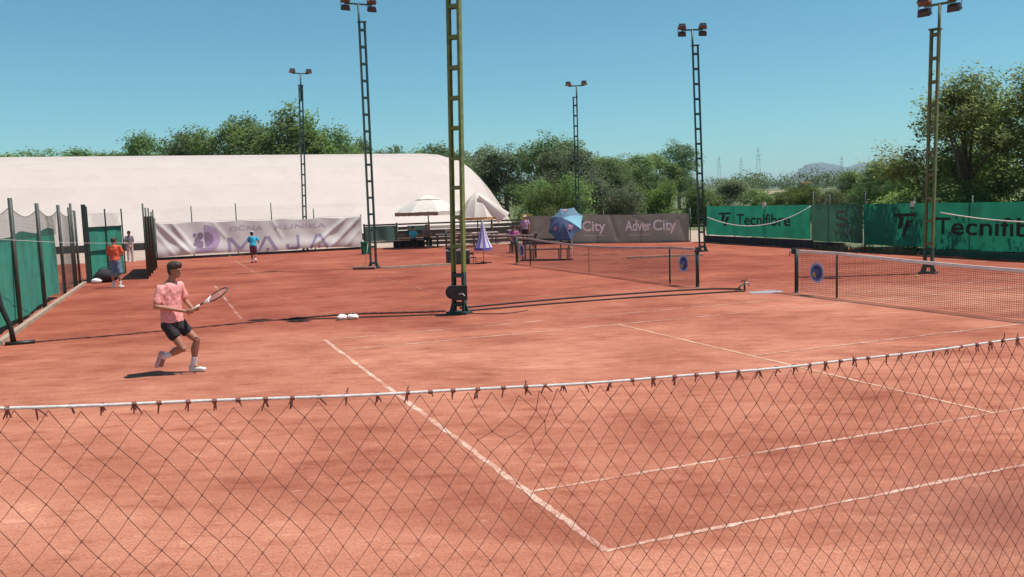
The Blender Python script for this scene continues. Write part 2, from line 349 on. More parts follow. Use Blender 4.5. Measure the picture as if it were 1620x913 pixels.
def remesh(mb, voxel, smooth=6):
    """fuse overlapping closed shapes into one continuous surface"""
    me = mb.mesh('tmp', 'skin'); o = bpy.data.objects.new('tmp', me); COL.objects.link(o)
    m = o.modifiers.new('r', 'REMESH'); m.mode = 'VOXEL'; m.voxel_size = voxel
    if smooth: sm = o.modifiers.new('s', 'SMOOTH'); sm.factor = 0.5; sm.iterations = smooth
    dg = bpy.context.evaluated_depsgraph_get(); out = bpy.data.meshes.new_from_object(o.evaluated_get(dg))
    bpy.data.objects.remove(o); bpy.data.meshes.remove(me)
    out.materials.clear(); out.polygons.foreach_set('use_smooth', [True] * len(out.polygons)); return out
def remesh_obj(mb, voxel, name, material, parent, smooth=6, wrinkle=0.0):
    me = remesh(mb, voxel, smooth); me.name = name
    if wrinkle:
        me.update(); nr = [v.normal.copy() for v in me.vertices]
        for v, n_ in zip(me.vertices, nr):
            k = noise3.fractal(V((v.co.x * 9, v.co.y * 9, v.co.z * 5.5)), 0.8, 2.0, 3); v.co += n_ * wrinkle * k
        me.update()
    me.materials.append(MATS[material]); return link(name, me, parent)
def text2d(txt, size, step=0.2, bold=0.0, stretch=1.0):
    """flat lettering: triangles in (s,t), cut finely along s so that it can follow a wavy cloth"""
    cu = bpy.data.curves.new('t', 'FONT'); cu.body = txt; cu.size = size; cu.offset = bold; cu.resolution_u = 3
    o = bpy.data.objects.new('t', cu); COL.objects.link(o)
    dg = bpy.context.evaluated_depsgraph_get(); me = bpy.data.meshes.new_from_object(o.evaluated_get(dg))
    bm = bmesh.new(); bm.from_mesh(me); bpy.data.objects.remove(o); bpy.data.meshes.remove(me); bpy.data.curves.remove(cu)
    for v in bm.verts: v.co.x *= stretch
    xs = [v.co.x for v in bm.verts]; x = min(xs) + step
    while x < max(xs):
        bmesh.ops.bisect_plane(bm, geom=bm.verts[:] + bm.edges[:] + bm.faces[:], plane_co=(x, 0, 0), plane_no=(1, 0, 0)); x += step
    ys = [v.co.y for v in bm.verts]; y = min(ys) + step
    while y < max(ys):
        bmesh.ops.bisect_plane(bm, geom=bm.verts[:] + bm.edges[:] + bm.faces[:], plane_co=(0, y, 0), plane_no=(0, 1, 0)); y += step
    bm.verts.index_update(); vs = [(v.co.x, v.co.y) for v in bm.verts]; fs = [tuple(v.index for v in f.verts) for f in bm.faces]
    x0 = min(v[0] for v in vs); x1 = max(v[0] for v in vs); bm.free()
    return [(a - x0, b) for a, b in vs], fs, x1 - x0
def poly2d(polys, step=0.2):
    bm = bmesh.new()
    for pl in polys: bm.faces.new([bm.verts.new((a, b, 0)) for a, b in pl])
    for ax in (0, 1):
        xs = [v.co[ax] for v in bm.verts]; x = min(xs) + step; hi = max(xs)
        while x < hi:
            co = [0, 0, 0]; co[ax] = x; no = [0, 0, 0]; no[ax] = 1
            bmesh.ops.bisect_plane(bm, geom=bm.verts[:] + bm.edges[:] + bm.faces[:], plane_co=co, plane_no=no); x += step
    bm.verts.index_update(); vs = [(v.co.x, v.co.y) for v in bm.verts]; fs = [tuple(v.index for v in f.verts) for f in bm.faces]; bm.free()
    return vs, fs
def circle(cx, cy, rx, ry=None, n=20, a0=0, a1=2 * math.pi):
    ry = ry or rx; full = abs(a1 - a0 - 2 * math.pi) < 1e-6
    return [(cx + rx * math.cos(a0 + (a1 - a0) * i / n), cy + ry * math.sin(a0 + (a1 - a0) * i / n)) for i in range(n if full else n + 1)]

# ------------------------------------------------------------------ ground
def tz(x, y):
    r = math.hypot(x - 5, y - 10); a = 3.6 * smoothstep(85, 185, r) + 4.5 * smoothstep(200, 700, r) + 6 * smoothstep(700, 2500, r)
    return -0.06 + a
def build_terrain():
    mb = MB(); rings = [0.0, 25, 50, 70] + [80 * 1.13 ** k for k in range(40)]; n = 120; idx = []
    for r in rings:
        row = []
        for q in range(n):
            a = 2 * math.pi * q / n; x, y = 5 + r * math.cos(a), 10 + r * math.sin(a)
            mb.v.append((x, y, tz(x, y))); row.append(len(mb.v) - 1)
        idx.append(row)
    for k in range(1, len(rings) - 1):
        for q in range(n): mb.f.append((idx[k][q], idx[k][(q + 1) % n], idx[k + 1][(q + 1) % n], idx[k + 1][q])); mb.m.append(0)
    mb.f.append(tuple(idx[1])); mb.m.append(0)
    return tag(mb.build('ground', 'terrain', smooth=True), 'grassy ground and gently rising fields around the courts', 'ground', kind='structure')
build_terrain()
mb = MB(); mb.face([(-13, -18, 0), (31, -18, 0), (31, 5, 0), (24.9, 14, 0), (26.0, 34.3, 0), (17.3, 43.9, 0), (8.9, 47.3, 0), (-3.2, 46.2, 0), (-13, 46.2, 0)])
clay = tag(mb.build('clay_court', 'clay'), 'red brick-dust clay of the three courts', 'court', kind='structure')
m = MB(); m.face([(-60, 46.2, -0.02), (-3.2, 46.2, -0.02), (8.9, 47.3, -0.02), (17.3, 43.9, -0.02), (26, 34.5, -0.02), (34, 40, -0.02), (36, 64, -0.02), (-60, 62.5, -0.02)])  # mostly hidden pale ground, added to bounce warm light onto the dome
tag(m.build('bounce_apron', 'apron'), 'added pale light-bounce yard between the courts and the dome', 'apron', kind='structure')
def court_lines(xn, y0, mname='chalk_line'):
    LW = 0.042; xb0, xb1 = xn - 11.885, xn + 11.885; yc = y0 + 5.485
    segs = [((xb0, y0), (xb0, y0 + 10.97), 0.065), ((xb1, y0), (xb1, y0 + 10.97), 0.09)]
    for dy in (0, 1.37, 9.6, 10.97): segs.append(((xb0, y0 + dy), (xb1, y0 + dy), LW))
    for s in (-6.4, 6.4): segs.append(((xn + s, y0 + 1.37), (xn + s, y0 + 9.6), LW))
    segs.append(((xn - 6.4, yc), (xn + 6.4, yc), LW))
    for k, (a, b, wd) in enumerate(segs):
        z = 0.003 if k < 2 else 0.004 if k < 6 else 0.005 if k < 8 else 0.006
        m = MB(); a, b = V((*a, z)), V((*b, z)); d = (b - a).normalized(); nrm = V((-d.y, d.x, 0)); L = (b - a).length; n = int(L / 0.07); rn = random.Random(k * 7 + int(y0)); pl, pr = [], []; o1 = o2 = 0.0
        for i in range(n + 1):
            o1 = 0.6 * o1 + rn.gauss(0, 0.0055); o2 = 0.6 * o2 + rn.gauss(0, 0.0055); q = a + (b - a) * (i / n); pl.append(q - nrm * (wd / 2 + o1)); pr.append(q + nrm * (wd / 2 + o2))
        for i in range(n): m.face([pl[i], pl[i + 1], pr[i + 1], pr[i]])
        m.build('court_line', 'chalk_dusty' if (mname == 'chalk_line' and k in (6, 7)) else mname, clay)
court_lines(11.885, 0.0); court_lines(10.75, 15.3, 'chalk_faint'); court_lines(12.6, 30.2, 'chalk_faint')

# ------------------------------------------------------------------ near barrier net
def rope_z(x): return 1.783 + 0.0128 * (x - 0.35) ** 2 + 0.004 * math.sin(1.7 * x)
def barrier_net():
    rnd = random.Random(4); Y = -2.613; x0, x1 = -6.6, 7.0
    e = empty('barrier_net', (x0, Y, 0), 'dark diamond-mesh barrier net hanging from a white rope in the foreground', 'net')
    L = lambda p: (p[0] - x0, p[1] - Y, p[2])
    for x in (x0, x1):
        m = MB(); m.tube([L((x, Y, 0)), L((x, Y, rope_z(x) + 0.08))], 0.03, 10); m.build('post', 'fence_post', e, True)
    n = 160; m = MB(); m.tube([L((x0 + (x1 - x0) * i / n, Y + 0.006 * math.sin(i * 0.7), rope_z(x0 + (x1 - x0) * i / n))) for i in range(n + 1)], 0.0046, 8)
    m.build('rope', 'rope_white', e, True)
    W2, H2 = 0.0385, 0.0500; xs0, xs1 = -6.55, 6.95; nc = int((xs1 - xs0) / W2); nr = 35
    gx, gz = -1.72, 1.74    # torn, pulled spot under the rope
    def node(i, j):
        r2 = random.Random(i * 131 + j * 7)
        x = xs0 + i * W2 + r2.uniform(-1, 1) * 0.0016; z = rope_z(x) - 0.012 - j * H2 + r2.uniform(-1, 1) * 0.0018
        yy = Y + 0.012 * math.sin(x * 3.1 + j * 0.3) + r2.uniform(-1, 1) * 0.002
        x += 0.010 * math.sin(z * 9 + x * 2.3); z += 0.006 * math.sin(x * 5.3 + j)
        d = math.hypot((x - gx) / 0.16, (z - gz) / 0.12)
        if d < 1: k = (1 - d) ** 1.0; x += (0.05 * (x - gx) / 0.16 + 0.028) * k * 1.6; z -= (0.035 + r2.uniform(-0.03, 0.025)) * k
        return V(L((x, yy, z)))
    cords = MB(); nd = {}
    for i in range(nc + 1):
        for j in range(nr + 1):
            if (i + j) % 2 == 0: nd[(i, j)] = node(i, j)
    for (i, j), p in nd.items():
        for di in (-1, 1):
            q = nd.get((i + di, j + 1))
            if q:
                mid = (p + q) / 2 + V((0, 0, -0.0012)); cords.tube([p, mid, q], 0.0012, 4, False)
        if j > 0: cords.ell(p, (0.0028, 0.0028, 0.0036), 5)
    cords.build('cord_mesh', 'cord', e)
    tx = xs0 + 0.02
    while tx < xs1:                                          # frayed ties that lash the mesh to the rope
        m = MB(); z = rope_z(tx); c = V(L((tx, Y, z)))
        m.tube([c + V((-0.006, 0, 0)), c + V((0.006, 0, 0))], 0.0075, 6)
        for k in range(rnd.choice((1, 2, 3, 4))):
            a = rnd.gauss(0, 0.42); ln = rnd.uniform(0.016, 0.034); sg = 1 if rnd.random() < 0.04 else -1
            p1 = c + V((math.sin(a) * ln * 0.5, rnd.uniform(-0.006, 0.006), sg * math.cos(a) * ln * 0.55)); p2 = p1 + V((math.sin(a) * ln * rnd.uniform(0.2, 0.8), 0, sg * ln * 0.5))
            m.tube([c, p1, p2], [0.0024, 0.0026, 0.0018], 5)
        m.build('tie', 'cord', e); tx += 0.077 * rnd.uniform(0.8, 1.25)
barrier_net()

# ------------------------------------------------------------------ tennis nets
def badge(parent, y, z, x=-0.03):
    def disc(polys, mname, xo, nm, par):
        m = MB()
        for pl in polys: m.face([(x - xo, y - a, z + b) for a, b in pl]); m.face([(x - xo + 0.002, y - a, z + b) for a, b in reversed(pl)])
        return m.build(nm, mname, par)
    teeth = [((0.235 if i % 2 else 0.255) * math.cos(math.pi * i / 24), (0.235 if i % 2 else 0.255) * math.sin(math.pi * i / 24)) for i in range(48)]
    b = disc([teeth], 'badge_rim', 0, 'badge', parent)
    disc([circle(0, 0, 0.195, n=28)], 'badge_blue', 0.004, 'badge_face', b)
    cres = circle(0.02, 0.01, 0.15, n=12, a0=-1.7, a1=1.5) + circle(-0.01, 0.02, 0.10, n=12, a0=1.5, a1=-1.7)
    disc([cres, [(-0.11, 0.10), (-0.02, 0.08), (0.05, 0.12), (-0.03, 0.15)]], 'badge_dark', 0.007, 'emblem', b)
    disc([circle(-0.07, -0.055, 0.058, n=14)], 'badge_yellow', 0.009, 'emblem_ball', b)
def tennis_net(loc, label, bandm, cell, badges, sticks):
    Lg = 12.8; e = empty('tennis_net', loc, label, 'tennis net', 'tennis nets')
    def zt(y):
        if sticks:
            if y < 1.37 or y > Lg - 1.37: return 1.07
            return 0.94 + 0.13 * (abs(y - Lg / 2) / (Lg / 2 - 1.37)) ** 1.6
        return 0.93 + 0.14 * (abs(y - Lg / 2) / (Lg / 2)) ** 1.6
    for y in (0, Lg):
        m = MB(); m.tube([(0, y, 0), (0, y, 1.09)], 0.05, 10); p = m.build('net_post', 'post_green', e, True)
        m = MB(); s = 1 if y else -1; m.box((0, y + s * 0.06, 1.03), (0.10, 0.16, 0.13)); m.tube([(-0.05, y + s * 0.09, 1.03), (-0.13, y + s * 0.09, 1.03), (-0.13, y + s * 0.09, 0.93)], 0.012, 6); m.build('winch', 'black_metal', p)
        m = MB(); m.tube([(0, y, 0), (0, y, 0.02)], 0.08, 12); m.build('ground_sleeve', 'galv', p)
    m = MB(); n = 64
    ys = [0.12 + (Lg - 0.24) * i / n for i in range(n + 1)]; prof_ = [(-0.030, -0.068), (-0.024, -0.030), (-0.014, -0.006), (0, 0), (0.014, -0.006), (0.024, -0.030), (0.030, -0.068)]
    for i in range(n):
        for (xa, za), (xb, zb) in zip(prof_, prof_[1:]): m.face([(xa, ys[i], zt(ys[i]) + za), (xb, ys[i], zt(ys[i]) + zb), (xb, ys[i + 1], zt(ys[i + 1]) + zb), (xa, ys[i + 1], zt(ys[i + 1]) + za)])
    m.build('headband', bandm, e)
    m = MB(); m.tube([(0, -0.02, 1.06), (0, 0.12, zt(0.12) - 0.01)], 0.006, 5); m.tube([(0, Lg + 0.02, 1.06), (0, Lg - 0.12, zt(Lg - 0.12) - 0.01)], 0.006, 5)
    m.build('net_cable', 'black_metal', e)
    m = MB(); y = 0.12; rnd = random.Random(3); r = 0.0035
    while y < Lg - 0.1:
        m.tube([(rnd.uniform(-.006, .006), y, zt(y) - 0.06), (0, y, 0.03)], r, 3, False); y += cell
    z = 0.03; k = 0
    while z < 0.98:
        m.tube([(0.01 * math.sin(i * 0.9 + k), 0.12 + (Lg - 0.24) * i / 32, min(z * (zt(0.12 + (Lg - 0.24) * i / 32) - 0.06) / 0.97, 1.0)) for i in range(33)], r, 3, False); z += cell; k += 1
    m.build('net_mesh', 'net_cord', e)
    m = MB(); m.box((0, Lg / 2, 0.47), (0.012, 0.05, 0.93)); m.build('center_strap', bandm, e)
    if sticks:
        for y in (1.37, Lg - 1.37):
            m = MB(); m.tube([(0, y, 0), (0, y, 1.06)], 0.022, 8); m.build('singles_stick', 'post_green', e, True)
    for y, z in badges: badge(e, y, z)
    return e
tennis_net((11.78, -0.95, 0), 'tennis net with pale band and round blue badge at the right of the nearest court', 'band_white', 0.046, [(12.06, 0.55)], True)
tennis_net((10.72, 14.55, 0), 'tennis net with dusty pink band across the middle court', 'band_pink', 0.050, [(0.62, 0.62), (12.2, 0.55)], True)
tennis_net((12.55, 29.6, 0), 'farthest tennis net passing behind the closed striped parasol', 'band_pink', 0.07, [], False)

# ------------------------------------------------------------------ floodlight masts
def mast(loc, rz, H, label, cm, cb, lamps, lean=(0, 0), pipe_x=-1, width=0.30, pitch=0.64, arm=0.55, winch=False, base_h=0.95):
    e = empty('floodlight_mast', loc, label, 'light mast', 'floodlight masts', rz)
    sh = lambda x, y, z: (x + lean[0] * z / H, y + lean[1] * z / H, z)
    def channel(x, s, z0, z1, cmn, nm):
        m = MB(); t = 0.012; wd, dp = 0.060, 0.135
        for cx, cy, sx, sy in ((x, 0, t, dp), (x - s * wd / 2, -dp / 2 + t / 2, wd - t, t), (x - s * wd / 2, dp / 2 - t / 2, wd - t, t)):
            for a, b in ((z0, z1),):
                A, B = V(sh(cx, cy, a)), V(sh(cx, cy, b)); vs = []
                for P in (A, B):
                    for u, v in ((-1, -1), (1, -1), (1, 1), (-1, 1)): vs.append(P + V((u * sx / 2, v * sy / 2, 0)))
                m.raw(vs, [(3, 2, 1, 0), (4, 5, 6, 7), (0, 1, 5, 4), (1, 2, 6, 5), (2, 3, 7, 6), (3, 0, 4, 7)])
        return m.build(nm, cmn, e)
    for s in (-1, 1):
        channel(s * width / 2, s, 0.0, base_h, cb, 'channel_foot'); channel(s * width / 2, s, base_h, H, cm, 'channel')
    bm_ = MB(); bm_.box((0, 0, 0), (width - 0.02, 0.010, 0.085)); me = {c: bm_.mesh('batten', c) for c in (cm, cb)}
    z = 0.22
    while z < H - 0.02:
        for y in (-0.0735, 0.0735):
            link('batten', me[cb if z < base_h else cm], e, sh(0, y, z))
        z += pitch
    m = MB(); m.box(sh(0, 0, H + 0.02), (width + 0.06, 0.22, 0.04)); m.build('cap_plate', cm, e)
    m = MB(); px = pipe_x * width / 2 * 0.8; top = sh(px, 0, H + 0.70); m.tube([sh(px, 0, H - 0.9), top], 0.045, 8); m.build('pipe', cm, e, True)
    T = V(top); m = MB(); m.bar(T + V((-arm, 0, 0)), T + V((arm, 0, 0)), 0.06, 0.06); m.build('crossarm', cm, e)
    for s in (-1, 1):
        for lv in ((1, -1) if lamps == 4 else (1,)):
            c = T + V((s * (arm - 0.02), -0.05, 0.15 * lv + (-0.02 if lv < 0 else 0)))
            rot = Matrix.Rotation(R(-24 * lv), 3, 'X')
            m = MB(); m.box(c, (0.34, 0.24, 0.19), rot, 0.8); h = m.build('floodlight', 'rust_lamp' if lv > 0 else 'black_metal', e)
            m = MB(); m.box(c + rot @ V((0, -0.126, -0.01)), (0.28, 0.01, 0.15), rot); m.build('lens', 'lens', h)
            for bx_ in (-0.18, 0.18): m = MB(); m.bar(c + V((bx_, 0, 0)), T + V((s * (arm - 0.02) + bx_, 0, 0)), 0.02); m.build('bracket', 'galv', h)
    m = MB(); m.box((0, 0, 0.03), (width + 0.2, 0.34, 0.06)); f = m.build('base_plate', cb, e)
    for x in (-1, 1):
        m = MB(); m.raw([(x * (width / 2 + .01), -.02, .06), (x * (width / 2 + .09), -.02, .06), (x * (width / 2 + .01), -.02, .3), (x * (width / 2 + .01), .02, .06), (x * (width / 2 + .09), .02, .06), (x * (width / 2 + .01), .02, .3)], [(0, 1, 2), (5, 4, 3), (0, 3, 4, 1), (1, 4, 5, 2), (2, 5, 3, 0)]); m.build('gusset', cb, f)
    if winch:
        wr = Matrix.Rotation(R(27.5), 3, 'Z'); q = lambda *a: wr @ V(a)
        m = MB(); m.box(q(0.03, -0.22, 0.50), (0.32, 0.18, 0.32), wr); m.tube([q(-0.14, -0.12, 0.52), q(-0.14, -0.32, 0.52)], 0.15, 16); wb = m.build('winch_box', 'black_metal', e)
        m = MB(); m.tube([q(-0.14, -0.325, 0.52), q(-0.14, -0.35, 0.52)], 0.10, 14); m.build('drum', 'skirt', wb)
        m = MB(); m.tube([q(0.0, -0.32, 0.47), q(0.08, -0.36, 0.49), q(0.13, -0.36, 0.44)], 0.016, 6); m.build('crank', 'galv', wb)
    return e
mast((3.39, 13.12, 0), R(-46), 9.0, 'tall olive-green floodlight mast with black winch box nearest the camera', 'mast_olive', 'mast_base', 4, (0.2, 0), 1, 0.30, 0.65, winch=True)
mast((5.2, 29.25, 0), R(3), 9.75, 'dark green floodlight mast with four lamps and a broom leaning on it', 'mast_dark', 'mast_dark', 4, (0, 0), -1, 0.27, 0.66)
mast((5.23, 47.05, 0), R(4), 9.75, 'slim dark floodlight mast with two lamps rising behind the white banner', 'mast_dark', 'mast_dark', 2, (0.25, 0), 0.1, 0.24, 0.62, arm=0.50)
mast((21.2, 42.6, 0), R(-35), 8.75, 'dark floodlight mast with two lamps behind the grey banner', 'mast_dark', 'mast_dark', 2, (0, 0), 1, 0.26, 0.62, arm=0.50)
mast((19.98, 27.7, 0), R(-22), 9.15, 'dark green floodlight mast with four lamps beside the middle net post', 'mast_dark', 'mast_dark', 4, (-0.2, 0.08), -1, 0.28, 0.66, arm=0.48)
mast((18.0, 13.5, 0), R(-68), 6.95, 'yellowish-green floodlight mast beyond the nearest net at the right', 'mast_yellow', 'mast_base', 4, (0.1, 0.0), 1, 0.25, 0.66, arm=0.42, base_h=0.75)

# ------------------------------------------------------------------ cloths on fences
class Plane:
    """a vertical fence plane: s along, z up, o towards the courts"""
    def __init__(s, a, b):
        s.a = V((*a, 0)); s.t = (V((*b, 0)) - s.a); s.L = s.t.length; s.t.normalize(); s.n = V((s.t.y, -s.t.x, 0))
    def p(s, k, z, o=0.0): return s.a + s.t * k + s.n * o + V((0, 0, z))
def sheet(mb, f, s0, s1, ztop, zbot, nx, nz):
    i0 = len(mb.v)
    for i in range(nx + 1):
        k = s0 + (s1 - s0) * i / nx
        for j in range(nz + 1):
            zb, zt_ = zbot(k), ztop(k); z = zb + (zt_ - zb) * j / nz; mb.v.append(tuple(f(k, z)))
    for i in range(nx):
        for j in range(nz):
            a = i0 + i * (nz + 1) + j; mb.f.append((a, a + nz + 1, a + nz + 2, a + 1)); mb.m.append(mb.cur)
def putflat(mb, vs, fs, f, s0, z0, k=1.0): mb.raw([f(s0 + a * k, z0 + b * k) for a, b in vs], fs)

# --- white banner on the back fence
PB = Plane((-3.0, 45.5), (8.7, 46.6))
def fold(k, z, k0, z0, dk, dz, w_, amp):
    d = ((k - k0) * dz - (z - z0) * dk) / math.hypot(dk, dz); al = ((k - k0) * dk + (z - z0) * dz) / (dk * dk + dz * dz)
    if al < -0.15 or al > 1.15: return 0
    return 0.62 * amp * math.exp(-(d / w_) ** 2) * min(1, max(0, (al + .15) * 4)) * min(1, max(0, (1.15 - al) * 4))
def maja_o(k, z):
    o = 0.05 + 0.05 * math.sin(k * 1.15 + 0.6) * (1.2 - z * 0.3) + 0.016 * math.sin(k * 4.1 + z * 2)
    o += 0.10 * math.exp(-((z - 0.45) / 0.35) ** 2) * (0.6 + 0.4 * math.sin(k * 0.9))
    for a in ((0.2, 1.95, 1.5, -1.7, 0.10, 0.12), (0.9, 1.95, 0.9, -1.3, 0.09, 0.09), (0.1, 1.4, 0.8, -1.2, .08, .06), (10.7, 1.95, -1.9, -1.45, 0.10, 0.13), (11.5, 1.95, -1.9, -1.75, 0.11, 0.15), (11.5, 1.2, -1.0, -1.0, .09, .07), (6.3, 1.9, 0.5, -1.0, .10, .06), (3.0, 1.95, 0.7, -0.9, .09, .05)):
        o += fold(k, z, *a)
    return o
def maja(k, z, off=0.0): return PB.p(k, z, maja_o(k, z) + off)
bn = empty('banner', (0, 0, 0), 'white dirty banner with purple half-round emblem and large lettering on the back fence', 'banner')
m = MB(); sheet(m, maja, 0.05, 11.6, lambda k: 2.03 - 0.07 * abs(math.sin(k * 1.33 + 0.3)) - 0.004 * k, lambda k: 0.14 + 0.10 * abs(math.sin(k * 0.55)), 150, 22); m.build('cloth', 'banner_white', bn, True)
def lettering(parent, nm, f, mname, items, off=0.012):
    for txt, s0, s1, z0, zh, bold in items:                  # one part for each word
        vs, fs, wd = text2d(txt, zh / 0.70, 0.12, bold); kx = (s1 - s0) / wd
        m = MB(); m.raw([f(s0 + a * kx, z0 + b, off) for a, b in vs], fs); m.build(nm, mname, parent)
lettering(bn, 'small_lettering', maja, 'print_lilac', [('O\u010cNA', 3.9, 5.75, 1.47, 0.24, 0.0), ('KLINIKA', 6.45, 9.45, 1.45, 0.24, 0.0)])
def strokes(parent, nm, f, mname, polys, off=0.012):
    vs, fs = poly2d(polys, 0.12); m = MB(); m.raw([f(a, b, off) for a, b in vs], fs); return m.build(nm, mname, parent)
def stroke(x0, z0, x1, z1, wd):
    d = V((x1 - x0, z1 - z0)).normalized(); n = V((-d.y, d.x)) * wd / 2; return [(x0 + n.x, z0 + n.y), (x0 - n.x, z0 - n.y), (x1 - n.x, z1 - n.y), (x1 + n.x, z1 + n.y)]
wl = 0.15
strokes(bn, 'large_letter', maja, 'print_purple', [stroke(3.86, 0.24, 3.86, 1.06, wl), stroke(3.93, 1.02, 4.42, 0.42, wl), stroke(4.47, 0.42, 4.98, 1.02, wl), stroke(5.05, 0.24, 5.05, 1.06, wl)])
for ax in (5.95, 8.95):
    strokes(bn, 'large_letter', maja, 'print_purple', [stroke(ax - 0.52, 0.20, ax - 0.06, 1.04, wl), stroke(ax + 0.52, 0.20, ax + 0.06, 1.04, wl), circle(ax, 0.29, 0.085, n=12)])
strokes(bn, 'large_letter', maja, 'print_purple', [stroke(7.72, 0.30, 7.72, 1.06, wl), stroke(7.08, 0.27, 7.70, 0.27, wl), stroke(7.10, 0.34, 7.10, 0.55, wl)])
em = strokes(bn, 'emblem', maja, 'print_violet', [circle(2.55, 1.06, 0.82, 0.76, n=24, a0=-math.pi / 2, a1=math.pi / 2), [(2.02, 0.40), (2.54, 0.31), (2.54, 0.52), (2.06, 0.66)]])
strokes(em, 'emblem_petals', maja, 'print_mauve', [circle(2.58, 1.05, 0.44, 0.40, n=16, a0=-math.pi / 2, a1=math.pi / 2), circle(2.33, 1.25, 0.17, n=10), circle(2.16, 1.02, 0.15, n=10), circle(2.28, 0.78, 0.2, n=10), circle(2.04, 1.30, 0.09, n=8), circle(2.02, 0.80, 0.10, n=8)], 0.02)
# back fence behind it
bf = empty('back_fence', (0, 0, 0), 'thin dark posts and wire of the back fence behind the white banner', 'fence')
for k, h in ((0.05, 2.3), (1.95, 2.9), (4.33, 2.97), (6.3, 2.95), (8.75, 2.55), (11.62, 2.1)):
    m = MB(); m.tube([PB.p(k, 0, -0.06), PB.p(k, h, -0.06)], 0.03, 8); m.build('post', 'fence_post', bf, True)
m = MB()
for z in (0.12, 2.02): m.tube([PB.p(11.7 * i / 24, z + (0.02 * math.sin(i) if z > 1 else 0), -0.06) for i in range(25)], 0.006, 4)
for i in range(170):
    for sg in (-1, 1):
        k0 = 0.07 * i; k1 = k0 + sg * 0.8
        if 0 <= k1 <= 11.7: m.tube([PB.p(k0, 2.0, -0.06), PB.p(k1, 2.8, -0.06)], 0.0010, 3, False)
m.build('wire_netting', 'fence_post', bf)
m = MB(); m.box((0, 0, 0), (11.7, 0.10, 0.14)); bo = m.build('bottom_board', 'skirt', bf); bo.location = PB.p(5.85, 0.07, -0.02); bo.rotation_euler.z = math.atan2(PB.t.y, PB.t.x)

# --- grey banner
PG = Plane((16.9, 43.2), (24.6, 35.3))
def grey_o(k, z):
    o = 0.06 + 0.06 * math.sin(k * 1.0 + 1) + 0.02 * math.sin(k * 3.7 + z)
    for a in ((6.3, 1.7, 0.5, -1.5, .10, .12), (4.0, 1.75, 0.8, -0.8, .1, .08), (7.5, 1.6, 1.3, -0.7, .10, .08), (10.6, 1.65, -1.0, -0.9, .10, .10), (10.2, 1.6, 0.4, -1.2, .09, .09), (2.8, 1.7, -1.0, -1.2, .1, .08)): o += fold(k, z, *a)
    return o
def grey(k, z, off=0.0): return PG.p(k, z, grey_o(k, z) + off)
gb = empty('banner', (0, 0, 0), 'brownish grey banner with white lettering repeated twice in front of the trees', 'banner')
m = MB(); sheet(m, grey, 1.05, 10.85, lambda k: 1.76 - 0.012 * k - 0.07 * abs(math.sin(k * 0.62 + 0.2)), lambda k: 0.06, 120, 20); m.build('cloth', 'banner_grey', gb, True)
lettering(gb, 'lettering', grey, 'print_white', [('Adver', 2.55, 4.25, 0.72, 0.58, 0.016), ('City', 4.62, 6.05, 0.72, 0.58, 0.016), ('Adver', 7.23, 8.72, 0.70, 0.58, 0.016), ('City', 8.82, 10.14, 0.70, 0.58, 0.016), ('shopping center', 4.7, 6.0, 0.42, 0.09, 0.0), ('shopping center', 7.4, 8.6, 0.42, 0.09, 0.0)])
m = MB(); sheet(m, lambda k, z: PG.p(k, z, 0.03 + 0.03 * math.sin(k * 6)), 0.78, 1.5, lambda k: 1.84 - 0.1 * k * 0.3, lambda k: 0.55, 6, 8)
tag(m.build('yellow_flag', 'yellow_cloth', None, True), 'narrow yellow cloth hanging at the left end of the grey banner', 'cloth')
gf = empty('banner_fence', (0, 0, 0), 'thin fence posts carrying the grey banner', 'fence')
for k in (0.9, 3.3, 5.9, 8.4, 10.9):
    m = MB(); m.tube([PG.p(k, 0, -0.05), PG.p(k, 1.9, -0.05)], 0.028, 8); m.build('post', 'fence_post', gf, True)
m = MB(); m.tube([PG.p(0.9, 1.72, -0.05), PG.p(10.9, 1.6, -0.05)], 0.006, 4); m.build('wire', 'fence_post', gf)
m = MB(); b = grey; m.box((0, 0, 0), (10.0, 0.08, 0.10)); bo = m.build('bottom_board', 'concrete', gf); bo.location = PG.p(5.9, 0.05, 0.0); bo.rotation_euler.z = math.atan2(PG.t.y, PG.t.x)

# --- green windscreen fence on the right
PS = Plane((25.1, 34.6), (23.75, 14.0))
def scr_o(k, z): return 0.03 + 0.025 * math.sin(k * 2.3) + 0.012 * math.sin(k * 7 + z * 3)
def scr(k, z, off=0.0): return PS.p(k, z, scr_o(k, z) + off)
gs = empty('windscreen_fence', (0, 0, 0), 'long green windscreen fence with dark printed lettering along the right side', 'fence')
def panel(s0, s1, zb, mname, zt_=1.96):
    m = MB(); sheet(m, scr, s0, s1, lambda k: zt_ - 0.015 * abs(math.sin(k * 1.9)), lambda k: zb + 0.012 * math.sin(k * 3), max(6, int((s1 - s0) * 8)), 14); return m.build('screen_panel', mname, gs, True)
panel(-0.05, 8.86, 0.40, 'screen_green'); panel(8.92, 12.18, 0.33, 'screen_dull'); panel(12.24, 15.95, 0.27, 'screen_green'); panel(16.0, 27.5, 0.26, 'screen_green')
def tf(s0, zt_, wd, h, nm='logo_mark'):
    k = lambda a, b: (s0 + a * wd, zt_ - b * h)
    polys = [[k(0, .03), k(1, 0), k(.94, .14), k(.02, .17)], [k(.28, .17), k(.47, .17), k(.37, .66), k(.18, .66)], [k(.56, .30), k(.86, .30), k(.82, .42), k(.72, .42), k(.52, 1.0), k(.36, 1.0)], [k(.70, .47), k(.80, .47), k(.76, .58), k(.66, .58)]]
    strokes(gs, nm, scr, 'print_dark', polys, 0.014)
tf(1.22, 1.62, 1.22, 0.72); tf(13.95, 1.58, 1.15, 0.92)
lettering(gs, 'lettering', scr, 'print_dark', [('Tecnifibre', 2.95, 7.34, 0.98, 0.56, 0.012)], 0.014)
